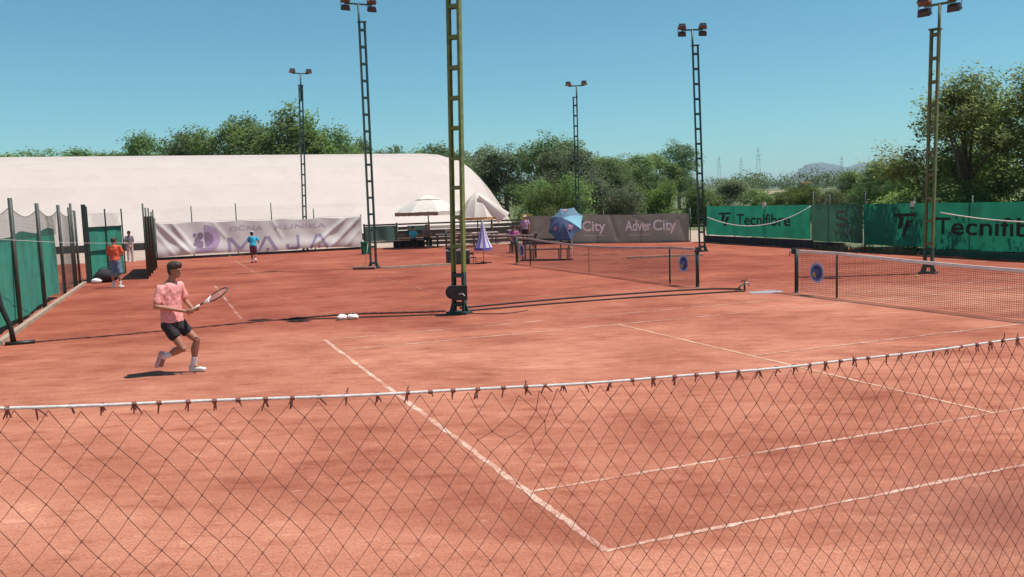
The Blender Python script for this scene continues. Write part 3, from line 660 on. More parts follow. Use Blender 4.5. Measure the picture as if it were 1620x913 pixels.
lettering(gs, 'lettering', scr, 'print_dark', [('Tecnifibre', 16.0, 21.2, 0.80, 0.62, 0.012)], 0.014)
strokes(gs, 'faded_emblem', scr, 'print_brown', [[(10.55, 1.69), (11.25, 1.69), (11.20, 1.58), (10.60, 1.58)], [(10.50, 1.60), (10.62, 1.58), (10.62, 1.40), (10.52, 1.40)], [(10.52, 1.46), (11.22, 1.34), (11.24, 1.22), (10.54, 1.34)], [(11.12, 1.32), (11.26, 1.30), (11.26, 1.10), (11.14, 1.10)], [(10.52, 1.13), (11.22, 1.13), (11.2, 1.02), (10.55, 1.02)]], 0.012)
lettering(gs, 'faded_lettering', scr, 'print_brown', [('SEAT', 10.35, 11.40, 0.70, 0.12, 0.004)], 0.012)
for k in (0.0, 2.6, 5.3, 8.89, 10.0, 12.21, 14.9, 17.6, 20.4, 23.0, 25.6):
    h = {8.89: 2.55, 12.21: 2.5, 10.0: 2.4, 5.3: 2.1}.get(k, 2.2)
    m = MB(); m.tube([PS.p(k, 0, -0.05), PS.p(k, h, -0.05)], 0.03, 8); m.build('post', 'fence_post', gs, True)
for k in (5.3, 14.9):
    m = MB(); m.box(PS.p(k, 2.02 if k < 9 else 1.92, 0.03), (0.1, 0.16, 0.22)); m.tube([PS.p(k, 1.92 if k < 9 else 1.7, 0.05), PS.p(k, 1.8 if k < 9 else 1.68, 0.06)], 0.05, 8); m.build('rope_clamp', 'pale_panel', gs)
def skirt_board(s0, s1, h, mname):
    m = MB(); m.box((0, 0, 0), (s1 - s0, 0.06, h)); o = m.build('skirt_board', mname, gs); o.location = PS.p((s0 + s1) / 2, h / 2, 0.0); o.rotation_euler.z = math.atan2(PS.t.y, PS.t.x)
for s0, s1 in ((-0.3, 2.95), (2.97, 5.9), (5.92, 8.87)): skirt_board(s0, s1, 0.36, 'skirt')
skirt_board(8.9, 11.0, 0.30, 'skirt')
for s0, s1 in ((15.4, 19.0), (19.03, 23.0), (23.03, 27.4)): skirt_board(s0, s1, 0.22, 'screen_dull')
skirt_board(12.4, 15.37, 0.12, 'skirt')
m = MB()
for i in range(330):
    for sg in (-1, 1):
        k0 = 0.085 * i; k1 = k0 + sg * 0.4
        if 8.9 <= k1 <= 12.2 and 8.9 <= k0 <= 12.2: m.tube([PS.p(k0, 1.95, -0.05), PS.p(k1, 2.38, -0.05)], 0.003, 3, False)
m.build('wire_netting', 'fence_post', gs)
def hang(a, b, sag, rad, label, mname='rope_white'):
    a, b = V(a), V(b); m = MB(); n = 30
    m.tube([a + (b - a) * (i / n) - V((0, 0, sag * 4 * (i / n) * (1 - i / n))) for i in range(n + 1)], rad, 6)
    return tag(m.build('hanging_rope', mname, None, True), label, 'rope')
hang((20.12, 27.5, 1.55), PS.p(8.89, 1.9, 0.06), 0.62, 0.016, 'slack pale rope looping below the lettering from dark mast to fence post')
hang((18.1, 13.2, 1.78), PS.p(25.6, 1.9, 0.06), 0.42, 0.016, 'slack pale rope sagging from the yellowish mast across the large lettering')
rnd = random.Random(8); m = MB()
for i in range(900):
    k = rnd.uniform(9.6, 15.3); c = PS.p(k, 0, rnd.uniform(0.05, 0.55)); h = rnd.uniform(0.08, 0.34) * (0.6 + 0.6 * math.sin(k * 2.1) ** 2); a = rnd.uniform(0, 6.28); d = V((math.cos(a), math.sin(a), 0)); l = d * h * 0.5; w_ = V((-d.y, d.x, 0)) * 0.012
    m.face([c - w_, c + w_, c + l * 0.5 + V((0, 0, h * .7)) + w_, c + l * 0.5 + V((0, 0, h * .7)) - w_]); m.face([c + l * 0.5 + V((0, 0, h * .7)) - w_, c + l * 0.5 + V((0, 0, h * .7)) + w_, c + l + V((0, 0, h))])
tag(m.build('dry_weeds', 'dry_grass'), 'dry weeds along the foot of the green fence', 'weeds', kind='stuff')

# ------------------------------------------------------------------ left fence
LX = lambda y: -5.92 + 0.022 * (y - 14)
fe = empty('mesh_fence', (0, 0, 0), 'tall left-hand fence with green windscreen and pale netting above', 'fence')
ph = {9.0: 2.9, 13.2: 2.9, 17.45: 2.93, 21.3: 2.86, 25.6: 2.86, 28.3: 2.8, 28.9: 2.95, 30.0: 2.7}
for y, h in ph.items():
    m = MB(); m.tube([(LX(y), y, 0), (LX(y), y, h)], 0.05 if y < 26 else 0.04, 8); m.build('post', 'fence_post', fe, True)
def lf(y, z, off=0.0): return V((LX(y) - 0.075 + 0.02 * math.sin(y * 2.1 + z) + 0.012 * math.sin(y * 6 + 2 * z) + off, y, z))
m = MB(); sheet(m, lf, 6.0, 24.9, lambda y: 2.06 + 0.05 * math.sin(y * 1.4) + 0.006 * (y - 14), lambda y: 0.14 + 0.05 * math.sin(y * 0.9), 150, 14); m.build('windscreen', 'screen_green_left', fe, True)
m = MB(); ntop = lambda y: 2.72 - 0.22 * math.sin(math.pi * ((y - 13.2) % 4.1) / 4.1)
y = 6.0
while y < 31.0:
    for sg in (-1, 1):
        z0 = 0.1 if y > 24.6 else 1.95; y1 = y + sg * (ntop(y) - z0) * 0.8
        if 5.5 < y1 < 30.4: m.tube([(LX(y), y, z0), (LX(y1), y1, ntop(y1))], 0.0015, 3, False)
    y += 0.06
m.tube([(LX(y), y, ntop(y)) for y in [6 + 0.25 * i for i in range(98)]], 0.008, 4); m.build('netting', 'fence_post', fe)
m = MB()
for a, b in ((6.0, 13.1), (13.2, 21.9), (22.0, 30.3)):
    c = (a + b) / 2; o = MB(); o.box((0, 0, 0), (0.12, b - a, 0.08)); q = o.build('kerb', 'concrete', fe); q.location = (LX(c) + 0.13, c, 0.04); q.rotation_euler.z = -0.022
g1 = empty('gate', (-5.30, 30.45, 0), 'open green-clad gate leaf with thick dark post behind the man in orange', 'gate')
m = MB(); m.box((0, 0, 1.46), (0.15, 0.15, 2.92)); m.build('gate_post', 'post_green', g1)
ga, gbv = V((0.08, 0.25, 0)), V((1.15, 3.2, 0)); gd = (gbv - ga)
for t in (0.0, 0.5, 1.0):
    m = MB(); q = ga + gd * t; m.bar(q + V((0, 0, 0.1)), q + V((0, 0, 2.75 if t else 2.85)), 0.05); m.build('stile', 'post_green', g1)
for z in (0.12, 1.15, 2.05):
    m = MB(); m.bar(ga + V((0, 0, z)), gbv + V((0, 0, z)), 0.05); m.build('rail', 'post_green', g1)
m = MB(); sheet(m, lambda k, z: ga + gd * k + V((-0.03 + 0.01 * math.sin(k * 11), 0.03, z)), 0.0, 1.0, lambda k: 2.03, lambda k: 0.14, 12, 10); m.build('windscreen', 'screen_green_left', g1, True)
m = MB()
for i in range(60):
    for sg in (-1, 1):
        k0 = i / 60; k1 = k0 + sg * 0.22
        if 0 <= k1 <= 1: m.tube([ga + gd * k0 + V((0, 0, 2.05)), ga + gd * k1 + V((0, 0, 2.6))], 0.0014, 3, False)
m.build('netting', 'fence_post', g1)
g2 = empty('gate', (-3.28, 30.75, 0), 'dark netted gate leaf standing edge-on beside the white banner', 'gate')
gl = V((0.30, 7.0, 0))
for t, h in ((0.0, 2.9), (0.22, 2.75), (0.5, 2.75), (0.78, 2.6), (1.0, 2.7)):
    m = MB(); q = gl * t; m.tube([q, q + V((0, 0, h))], 0.032, 8); m.build('post', 'post_green', g2, True)
m = MB(); i = 0
for i in range(int(7.0 / 0.05)):
    for sg in (-1, 1):
        k0 = i * 0.05 / 7; k1 = k0 + sg * 0.34
        a0, a1 = k0, min(1, max(0, k1)); zz = 0.1 + 2.3 * abs(a1 - a0) / 0.34
        m.tube([gl * a0 + V((0, 0, 0.1)), gl * a1 + V((0, 0, zz))], 0.011, 3, False)
        if zz < 2.35: m.tube([gl * a1 + V((0, 0, zz)), gl * a0 + V((0, 0, 2.4))], 0.011, 3, False)
m.build('netting', 'post_green', g2)
# low divider between the first two courts
dv = empty('divider_net', (-5.6, 13.98, 0), 'lowered divider net lying in a dark roll from black end post to olive mast', 'net')
m = MB(); m.tube([(-0.10, 0, 2.12), (-0.14, 0, 1.2), (-0.07, 0, 0.75), (0.06, 0, 0.35), (0.09, 0, 0)], [0.045, 0.05, 0.05, 0.045, 0.055], 8); m.box((0.2, 0, 0.03), (0.5, 0.16, 0.06)); m.build('end_post', 'black_metal', dv, True)
rnd = random.Random(5); path = []
for i in range(140):
    t = i / 139; x = 0.1 + 8.75 * t; y = 0.05 * math.sin(t * 9) + 0.55 * smoothstep(0.15, 0.6, t) - 0.85 * smoothstep(0.72, 1, t) + rnd.uniform(-.012, .012)
    path.append((x, y, 0.02 + 0.004 * rnd.random()))
m = MB(); m.tube(path, [(0.015 if i < 85 else 0.024) * rnd.uniform(0.7, 1.3) for i in range(140)], 6); m.build('rolled_net', 'bundle', dv, True)
ck = V((-5.7, 13.98, 2.08)); ce = V((-3.0, 37.5, 1.3)); m = MB(); m.tube([tuple(ck + (ce - ck) * (i / 20) - V((-5.6, 13.98, 0.35 * 4 * (i / 20) * (1 - i / 20) * 0.3))) for i in range(21)], 0.006, 4)
m.build('cable', 'rope_white', dv, True)

# ------------------------------------------------------------------ hoses, tap, puddle, small ground things
def ground_tube(name, pts, r, mname, label, cat, group=None):
    P = [V((*p, r)) for p in pts]; out = []
    for i in range(len(P) - 1):
        p0, p1, p2, p3 = P[max(i - 1, 0)], P[i], P[i + 1], P[min(i + 2, len(P) - 1)]
        for k in range(8):
            t = k / 8; out.append(0.5 * ((2 * p1) + (p2 - p0) * t + (2 * p0 - 5 * p1 + 4 * p2 - p3) * t * t + (3 * p1 - p0 - 3 * p2 + p3) * t ** 3))
    out.append(P[-1]); m = MB(); m.tube(out, r, 6); return tag(m.build(name, mname, None, True), label, cat, group)
ground_tube('hose', [(3.7, 14.0), (4.6, 14.1), (6.68, 14.24), (8.5, 14.15), (10.27, 13.95), (11.1, 13.4), (11.02, 13.0)], 0.024, 'hose', 'dark garden hose, the farther of two running from the olive mast to the tap', 'hose', 'garden hoses')
ground_tube('hose', [(3.7, 13.4), (5.4, 13.45), (8.0, 13.37), (9.6, 13.1), (10.6, 12.95), (10.97, 12.85)], 0.022, 'hose', 'dark garden hose, the nearer of two running from the olive mast to the tap', 'hose', 'garden hoses')
ground_tube('cable', [(3.55, 13.1), (3.8, 12.75), (4.2, 12.5), (4.6, 12.55), (4.9, 12.75)], 0.010, 'hose', 'thin dark cable curling on the clay beside the olive mast', 'cable')
tp = empty('water_tap', (11.0, 12.88, 0), 'small dark standpipe tap between the two nearest nets', 'tap')
m = MB(); m.tube([(0, 0, 0), (0, 0, 0.24)], 0.025, 8); m.build('standpipe', 'black_metal', tp, True)
m = MB(); m.tube([(0, 0, 0.22), (0.10, 0, 0.22), (0.14, 0, 0.14)], 0.02, 6); m.build('spout', 'galv', tp, True)
m = MB(); m.tube([(-0.09, 0, 0.28), (0.09, 0.02, 0.30)], 0.014, 6); m.tube([(0, 0, .24), (0, 0, .29)], 0.012, 6); m.build('handle', 'black_metal', tp, True)
m = MB(); m.tube([(-0.02, 0, 0.20), (-0.14, 0.03, 0.12), (-0.26, 0.05, 0.02)], 0.02, 6); m.build('hose_joint', 'wood_brown', tp, True)
m = MB(); rnd = random.Random(2); m.face([(11.30 + 0.52 * rnd.uniform(.75, 1.1) * math.cos(a), 12.45 + 0.30 * rnd.uniform(.7, 1.1) * math.sin(a), 0.006) for a in [i * 6.283 / 22 for i in range(22)]])
tag(m.build('puddle', 'puddle'), 'shallow puddle on the clay beside the tap', 'puddle', kind='structure')
for i, (x, y) in enumerate(((0.86, 13.74), (1.10, 13.70))):
    rnd = random.Random(20 + i); m = MB(); m.ell((0, 0, 0.05), (0.13, 0.10, 0.055), 12)
    m.v = [(a + rnd.uniform(-.02, .02), b + rnd.uniform(-.02, .02), max(0.002, c + rnd.uniform(-.02, .025))) for a, b, c in m.v]
    o = m.build('crumpled_cloth', 'white_cloth', None, True); o.location = (x, y, 0)
    tag(o, ('left' if i == 0 else 'right') + ' one of two crumpled white cloths lying on the clay', 'cloth', 'crumpled cloths on the clay')
def ball(x, y, z, label):
    m = MB(); m.ell((0, 0, 0), (0.034, 0.034, 0.034), 10); o = m.build('tennis_ball', 'ball', None, True); o.location = (x, y, z); tag(o, label, 'ball', 'tennis balls')
ball(0.78, 45.2, 0.035, 'yellow tennis ball on the clay before the white banner')
ball(24.3, 32.5, 0.035, 'yellow tennis ball on the clay before the green fence')
ball(16.9, 12.9, 0.035, 'yellow tennis ball beside the yellowish mast foot')
ball(13.2, 27.35, 0.535, 'yellow tennis ball on the right end of the black bench')
ball(11.85, 28.3, 0.535, 'yellow tennis ball on the left end of the black bench')
m = MB(); m.bar((5.35, 28.62, 0.05), (8.3, 28.42, 0.05), 0.10, 0.09); tag(m.build('timber_beam', 'wood_pale'), 'long pale timber beam lying on the clay right of the dark mast', 'beam')
m = MB(); m.bar((15.2, 26.2, 0.04), (18.3, 25.2, 0.04), 0.10, 0.08); tag(m.build('timber_beam', 'wood_pale'), 'pale timber beam lying on the clay behind the middle net', 'beam')
br = empty('drag_broom', (4.75, 29.0, 0), 'wide wooden drag broom with thin handle leaning on the dark mast', 'broom', rz=-0.55)
m = MB(); m.box((0, 0, 0.09), (0.95, 0.10, 0.06)); m.build('broom_head', 'wood_pale', br)
m = MB(); m.box((0, 0, 0.03), (0.92, 0.07, 0.06)); m.build('bristles', 'wood_dark', br)
m = MB(); m.tube([(0.05, 0, 0.10), (0.18, 0.1, 1.05)], 0.014, 6); m.build('handle', 'wood_pale', br, True)
gbx = empty('green_bin', (7.45, 40.6, 0), 'small green bin standing behind the dark mast with the broom', 'bin')
m = MB(); m.box((0, 0, 0.3), (0.42, 0.42, 0.6), None, 1.1); m.build('bin_body', 'screen_green', gbx)
m = MB(); m.box((0, 0, 0.635), (0.50, 0.50, 0.06)); m.build('lid', 'screen_green', gbx)
# crate with kit bags
kx = empty('kit_box', (8.72, 28.95, 0), 'grey storage box seen behind the olive mast', 'box', rz=-0.35)
m = MB(); m.box((0, 0, 0.27), (0.98, 0.5, 0.54)); m.build('box_body', 'dark_box', kx)
m = MB(); m.box((0, 0, 0.565), (1.06, 0.58, 0.04)); m.build('rim', 'galv', kx)
def lump(name, loc, r, mname, label, cat, seed, group=None):
    rnd = random.Random(seed); m = MB(); m.ell((0, 0, r[2]), r, 14)
    ph_ = [rnd.uniform(0, 6) for _ in range(4)]
    m.v = [(a * (1 + .12 * math.sin(9 * c + ph_[0])), b * (1 + .12 * math.sin(8 * a + ph_[1])), c * (1 + .1 * math.sin(7 * a + ph_[2]))) for a, b, c in m.v]
    e = empty(name, loc, label, cat, group); m.build('bag_body', mname, e, True)
    h = MB(); h.tube([(r[0] * .5 * math.cos(t), 0, r[2] * 1.85 + r[2] * .5 * math.sin(t)) for t in [i * math.pi / 8 for i in range(9)]], 0.014, 5); h.build('strap', 'black_metal', e, True); return e
lump('sports_bag', (8.45, 28.9, 0.585), (0.26, 0.16, 0.10), 'cloth_black', 'black sports bag on the left of the grey storage box', 'bag', 1)
lump('sports_bag', (8.85, 28.85, 0.585), (0.18, 0.14, 0.13), 'white_cloth', 'white bag on the grey storage box behind the mast rails', 'bag', 2)
lump('sports_bag', (-4.72, 30.3, 0), (0.46, 0.28, 0.24), 'cloth_black', 'dark kit bag on the ground behind the man in orange', 'bag', 3)
lump('sports_bag', (-5.02, 30.0, 0), (0.17, 0.12, 0.09), 'white_cloth', 'small white bag on the ground at the foot of the thick gate post', 'bag', 4)

# ------------------------------------------------------------------ parasols
def canopy(mb, c, apex, rim, n, rx, ry, a0=0, scallop=0.0, sag=0.06, ax=(1, 0, 0), ay=(0, 1, 0), az=(0, 0, 1), seg=None):
    """umbrella cloth as n gores, apex height and rim height along az; returns ring of rib tips"""
    c, ax, ay, az = V(c), V(ax), V(ay), V(az); tips = [c + ax * rx * math.cos(a0 + 2 * math.pi * i / n) + ay * ry * math.sin(a0 + 2 * math.pi * i / n) + az * rim for i in range(n)]; A = c + az * apex
    for g in range(n):
        if seg is not None and g not in seg: continue
        p, q = tips[g], tips[(g + 1) % n]; K = 6; rows = []
        for i in range(K + 1):
            t = i / K; row = []; cnt = 5
            for j in range(cnt):
                s = j / (cnt - 1); e_ = p + (q - p) * s; pt = A + (e_ - A) * t + az * (sag * math.sin(math.pi * t) * (apex - rim)) - az * (scallop * math.sin(math.pi * s) * t)
                pt -= (e_ - A) * (0.05 * math.sin(math.pi * s) * t); row.append(pt)
            rows.append(row)
        for i in range(K):
            for j in range(4): mb.face([rows[i][j], rows[i + 1][j], rows[i + 1][j + 1], rows[i][j + 1]])
    return A, tips
u1 = empty('parasol', (12.2, 44.6, 0), 'open square cream parasol with brown valance on the terrace left of olive mast', 'parasol', rz=R(22))
m = MB(); A, tips = canopy(m, (0, 0, 0), 2.98, 2.12, 8, 2.05, 2.05, R(22.5), 0.0, 0.22); m.build('canopy', 'parasol_cream', u1)
m = MB(); canopy(m, (0, 0, 0), 3.13, 2.87, 8, 0.85, 0.85, R(22.5), 0.0, 0.1); m.build('vent_cap', 'parasol_cream', u1)
for g in range(8):
    m = MB(); p, q = tips[g], tips[(g + 1) % 8]; d = 0.05 * 0.0
    for i in range(6):
        a, b = p + (q - p) * (i / 6), p + (q - p) * ((i + 1) / 6); m.face([a, b, b - V((0, 0, 0.20)), a - V((0, 0, 0.20 + 0.02 * (i % 2)))])
    m.build('valance', 'parasol_trim' if g in (3, 4, 6) else 'parasol_cream', u1)
m = MB(); m.tube([(0, 0, 0), (0, 0, 3.0)], 0.035, 8); m.build('pole', 'wood_brown', u1, True)
for g in range(8):
    m = MB(); m.tube([(0, 0, 2.93), tips[g] - V((0, 0, 0.02))], 0.012, 4); m.build('rib', 'wood_brown', u1)
m = MB(); m.tube([(0, 0, 0), (0, 0, 0.08)], 0.3, 14); m.build('base', 'concrete', u1)
u2 = empty('parasol', (14.55, 42.6, 0), 'half-folded cream parasol with ochre hem drooping to the right', 'parasol', rz=R(-22))
m = MB(); A, t2 = canopy(m, (0.05, 0, 0), 3.22, 1.72, 10, 1.18, 1.0, 0.2, 0.05, 0.16); m.build('canopy', 'parasol_cream', u2)
m = MB()
for g in range(10):
    p, q = t2[g], t2[(g + 1) % 10]
    for i in range(4):
        a, b = p + (q - p) * (i / 4), p + (q - p) * ((i + 1) / 4); m.face([a - V((0, 0, 0.02)), b - V((0, 0, 0.02)), b - V((0, 0, 0.15 + 0.03 * math.sin(i + g))), a - V((0, 0, 0.15))])
m.build('hem', 'parasol_ochre', u2)
m = MB(); A2 = V((0.2, -0.3, 2.95)); i0 = []; K = 12                      # the slack gore that hangs off to the right
for i in range(K + 1):
    t = i / K; c = A2 + V((1.42, -0.05, -1.32)) * t; wd = 0.14 + 0.32 * t; row = []
    for j in range(8):
        s = j / 7 * math.pi * 1.1 - 0.2; row.append(c + V((math.cos(s) * wd * 0.75, -math.sin(s) * 0.22, math.cos(s) * wd * 0.62)) + V((0, 0, 0.02 * math.sin(j * 2.2))))
    i0.append(row)
for i in range(K):
    for j in range(7): m.face([i0[i][j], i0[i][j + 1], i0[i + 1][j + 1], i0[i + 1][j]])
m.face(i0[K]); m.build('slack_gore', 'parasol_cream', u2, True)
m = MB(); m.tube([(0.05, 0, 0), (0.05, 0, 3.2)], 0.035, 8); m.build('pole', 'wood_brown', u2, True)
m = MB(); m.tube([(0.05, 0, 0), (0.05, 0, 0.08)], 0.3, 14); m.build('base', 'concrete', u2)
u3 = empty('parasol', (9.66, 28.4, 0), 'closed violet and white striped parasol on a thin stand', 'parasol')
n = 16; ring = lambda z, r, k: [(r * (1 + (0.05 if i % 2 else -0.03) * k) * math.cos(2 * math.pi * i / n), r * (1 + (0.05 if i % 2 else -0.03) * k) * math.sin(2 * math.pi * i / n), z) for i in range(n)]
prof = [(1.72, 0.02), (1.55, 0.07), (1.3, 0.13), (1.05, 0.20), (0.85, 0.27), (0.66, 0.36)]
for i in range(n):
    m = MB(); k = (i + 1) % n
    for a in range(len(prof) - 1):
        r0, r1 = ring(*prof[a], 1), ring(*prof[a + 1], 1); m.face([r0[i], r1[i], r1[k], r0[k]])
    r0 = ring(0.66, 0.36, 1); go_ = m.build('gore', 'parasol_violet' if i % 2 else 'parasol_white', u3); m = MB(); m.face([r0[i], (r0[i][0] * 1.04, r0[i][1] * 1.04, 0.55), (r0[k][0] * 1.04, r0[k][1] * 1.04, 0.55), r0[k]]); m.build('hem', 'parasol_violet', go_)
m = MB(); m.tube([(0, 0, 0.02), (0, 0, 1.80)], 0.014, 6); m.build('pole', 'galv', u3, True)
m = MB(); m.bar((-0.35, 0, 0.02), (0.35, 0, 0.02), 0.04); m.bar((0, -0.3, 0.045), (0, 0.3, 0.045), 0.04); m.build('cross_base', 'black_metal', u3)
cr = empty('chair', (9.15, 28.55, 0), 'small low wire chair frame beside the closed striped parasol', 'chair')
for x, y in ((-.16, -.16), (.16, -.16), (-.16, .16), (.16, .16)):
    m = MB(); m.tube([(x, y, 0), (x, y, 0.28 if y < 0 else 0.46)], 0.012, 6); m.build('leg', 'bench_black', cr)
m = MB(); m.box((0, 0, 0.27), (0.36, 0.36, 0.02)); m.build('seat', 'wood_brown', cr)
m = MB(); m.box((0, 0.16, 0.42), (0.36, 0.02, 0.08)); m.build('backrest', 'bench_black', cr)
# bench with the tilted blue umbrella
bc = empty('bench', (12.3, 27.95, 0), 'black two-tier bench behind the middle net under the blue umbrella', 'bench', rz=R(-36))
for x in (-0.95, -0.6, 0.6, 0.95):
    m = MB(); m.bar((x, -0.2, 0), (x, -0.2, 0.46), 0.045); m.build('leg', 'bench_black', bc); m = MB(); m.bar((x, 0.22, 0), (x, 0.28, 0.92), 0.045); m.build('leg', 'bench_black', bc)
for y in (-0.17, -0.03, 0.11):
    m = MB(); m.box((0, y, 0.48), (2.1, 0.12, 0.035)); m.build('seat_slat', 'bench_black', bc)
for z in (0.72, 0.87):
    m = MB(); m.box((0, 0.235, z), (2.1, 0.03, 0.10)); m.build('back_slat', 'bench_black', bc)
m = MB(); m.bar((-1.1, 0.0, 0.03), (1.15, 0, 0.03), 0.06); m.build('foot_rail', 'bench_black', bc)
ub = empty('umbrella', (13.35, 27.9, 0), 'tilted blue umbrella with pink blotches over the black bench', 'umbrella')
az = (V((-0.52, -0.48, 0.62))).normalized(); ax_ = V((0.925, -0.379, 0)); ax_ = (ax_ - az * ax_.dot(az)).normalized(); ay_ = az.cross(ax_); cc = V((-0.05, 0.15, 1.50))
for g in range(8):
    m = MB(); A, tp8 = canopy(m, cc, 0.40, 0.0, 8, 0.80, 0.98, R(12), 0.02, 0.25, ax_, ay_, az, [g]); go = m.build('gore', ['parasol_blue', 'parasol_blue', 'parasol_blue', 'parasol_navy', 'parasol_navy', 'parasol_navy', 'parasol_navy', 'parasol_cyan'][g], ub)
    if g in (1, 4, 6):
        a, b = tp8[g], tp8[(g + 1) % 8]; ctr = A + ((a + b) / 2 - A) * 0.62 + az * 0.075; e1 = (b - a).normalized(); e2 = ((a + b) / 2 - A).normalized(); mm = MB(); nn = e1.cross(e2).normalized(); nn = nn if nn.dot(az) > 0 else -nn
        mm.face([ctr + e1 * (0.12 * (1 + .25 * math.sin(3 * t + g) + .2 * math.sin(5 * t)) * math.cos(t)) + e2 * (0.10 * (1 + .3 * math.cos(4 * t + g)) * math.sin(t)) + nn * 0.03 for t in [i * 6.283 / 22 for i in range(22)]]); mm.build('printed_blotch', 'pink_print', go)
m = MB(); m.tube([cc + az * 0.42, cc - az * 0.9, V((0.25, 0.15, 0.35)), V((0.0, 0.0, 0.0))], 0.014, 6); m.build('pole', 'galv', ub, True)

# ------------------------------------------------------------------ terrace at the back
tf_ = empty('timber_fence', (0, 0, 0), 'low dark timber terrace wall below the white dome', 'fence')
PT = Plane((8.95, 47.6), (18.9, 45.6))
for k in (0.0, 2.0, 4.0, 6.0, 8.0, 10.0):
    m = MB(); m.bar(PT.p(k, 0), PT.p(k, 1.50), 0.10); m.build('post', 'wood_dark', tf_)
for seg in range(5):
    for z, mt, h in ((0.16, 'wood_dark', 0.22), (0.42, 'wood_dark', 0.20), (0.66, 'wood_brown' if seg % 2 else 'wood_dark', 0.20), (0.90, 'wood_dark', 0.20), (1.14, 'pale_panel' if seg in (2, 3) else 'wood_dark', 0.20), (1.40, 'wood_dark', 0.10)):
        if seg == 0 and z < 1.3: continue
        m = MB(); m.bar(PT.p(seg * 2 + 0.07, z, 0.02), PT.p(seg * 2 + 1.93, z, 0.02), 0.05, h, (0, 0, 1)); m.build('board', mt, tf_)
m = MB(); sheet(m, lambda k, z: PT.p(k, z, 0.05 + 0.03 * math.sin(k * 5 + z)), 0.05, 1.95, lambda k: 1.33, lambda k: 0.28, 14, 8); m.build('canvas_panel', 'grey_green', tf_, True)
m = MB(); m.box((0, 0, 0), (1.1, 0.03, 0.3)); o = m.build('notice_panel', 'grey_green', tf_); o.location = PT.p(3.2, 1.14, 0.08); o.rotation_euler.z = math.atan2(PT.t.y, PT.t.x)
lb = empty('long_bench', (10.55, 45.4, 0), 'long low pale-topped bench in front of the terrace wall', 'bench', rz=R(-9))
for y in (-0.12, 0.04):
    m = MB(); m.box((0, y, 0.46), (3.3, 0.14, 0.04)); m.build('seat_slat', 'wood_pale', lb)
for x in (-1.4, 0, 1.4):
    m = MB(); m.box((x, -0.03, 0.21), (0.08, 0.3, 0.42)); m.build('leg', 'wood_dark', lb)
m = MB(); m.box((0.6, 0.09, 0.22), (1.9, 0.03, 0.40)); m.build('back_board', 'wood_dark', lb)
for i, (x, y, s) in enumerate(((13.4, 44.6, 1.5), (15.7, 44.4, 1.6))):
    t = empty('table', (x, y, 0), ('pale terrace table left of the closed parasol' if i == 0 else 'pale terrace table right of the closed parasol'), 'table', 'terrace tables', R(-12))
    m = MB(); m.box((0, 0, 0.74), (s, 0.7, 0.05)); m.build('tabletop', 'pale_panel', t)
    for a in (-1, 1):
        for b in (-1, 1): m = MB(); m.bar((a * s * .44, b * .28, 0), (a * s * .44, b * .28, 0.72), 0.05); m.build('leg', 'wood_dark', t)
tc_ = empty('awning', (17.1, 46.2, 0), 'small teal canvas awning behind the drooping cream parasol', 'awning', rz=R(-20))
m = MB(); m.face([(-0.9, 0, 1.75), (0.75, -0.1, 1.0), (0.75, 0.9, 1.0), (-0.9, 0.9, 1.75)]); m.face([(-0.9, 0, 1.72), (-0.9, 0.9, 1.72), (0.75, 0.9, 0.97), (0.75, -0.1, 0.97)]); m.build('canvas', 'teal_canvas', tc_)
for p in ((-0.9, 0, 1.73), (0.75, -0.1, 0.98), (0.75, 0.9, 0.98), (-0.9, 0.9, 1.73)): m = MB(); m.tube([(p[0], p[1], 0), p], 0.025, 6); m.build('pole', 'galv', tc_)

# ------------------------------------------------------------------ air dome hall
def air_dome():
    x0, xe, yc, hw, H = -64.0, 24.3, 80.3, 18.0, 7.75
    e = empty('air_dome', (0, 0, 0), 'long white air-supported tennis hall behind the banner', 'hall')
    prof = []
    for k in range(13):
        u_ = -1 + 2 * k / 12; u_ = math.copysign(abs(u_) ** 0.9, u_); prof.append((u_ * hw, H * (1 - abs(u_) ** 2.55)))
    secs = [(x0, 1, 1), (-40, 1, 1), (-16, 1, 1), (8, 1, 1), (xe - 3.0, 1, 1), (xe - 1.2, 0.985, 0.985), (xe + 0.2, 0.955, 0.935), (xe + 1.3, 0.88, 0.81), (xe + 2.7, 0.75, 0.58), (xe + 4.2, 0.59, 0.29), (xe + 5.6, 0.46, 0.0)]
    for k in range(len(prof) - 1):
        m = MB(); g = 0.02
        for s in range(len(secs) - 1):
            q = []
            for (x, ws, hs_), (y, z) in ((secs[s], prof[k]), (secs[s + 1], prof[k]), (secs[s + 1], prof[k + 1]), (secs[s], prof[k + 1])): q.append((x, yc + y * ws, z * hs_))
            m.face(q)
        m.build('panel', ('dome', 'dome_b', 'dome_c')[k % 3], e)
    for k in range(1, len(prof) - 1):                       # welded seams standing slightly proud
        m = MB(); m.tube([(x, yc + prof[k][0] * ws, prof[k][1] * hs_ + 0.0) for x, ws, hs_ in secs[:-1]], 0.004, 5); m.build('seam', 'dome', e)
    for x in range(-58, 23, 8):                              # cross welds
        m = MB(); m.tube([(x, yc + y, z) for y, z in prof], 0.006, 4, False); m.build('weld', 'dome_b', e)
    m = MB(); m.face([(x0, yc + y, z) for y, z in prof]); m.build('end_wall', 'dome', e)
    m = MB(); m.box(((x0 + xe) / 2, yc - hw + 0.1, 0.25), (xe - x0, 0.3, 0.5)); m.build('anchor_kerb', 'skirt', e)
air_dome()

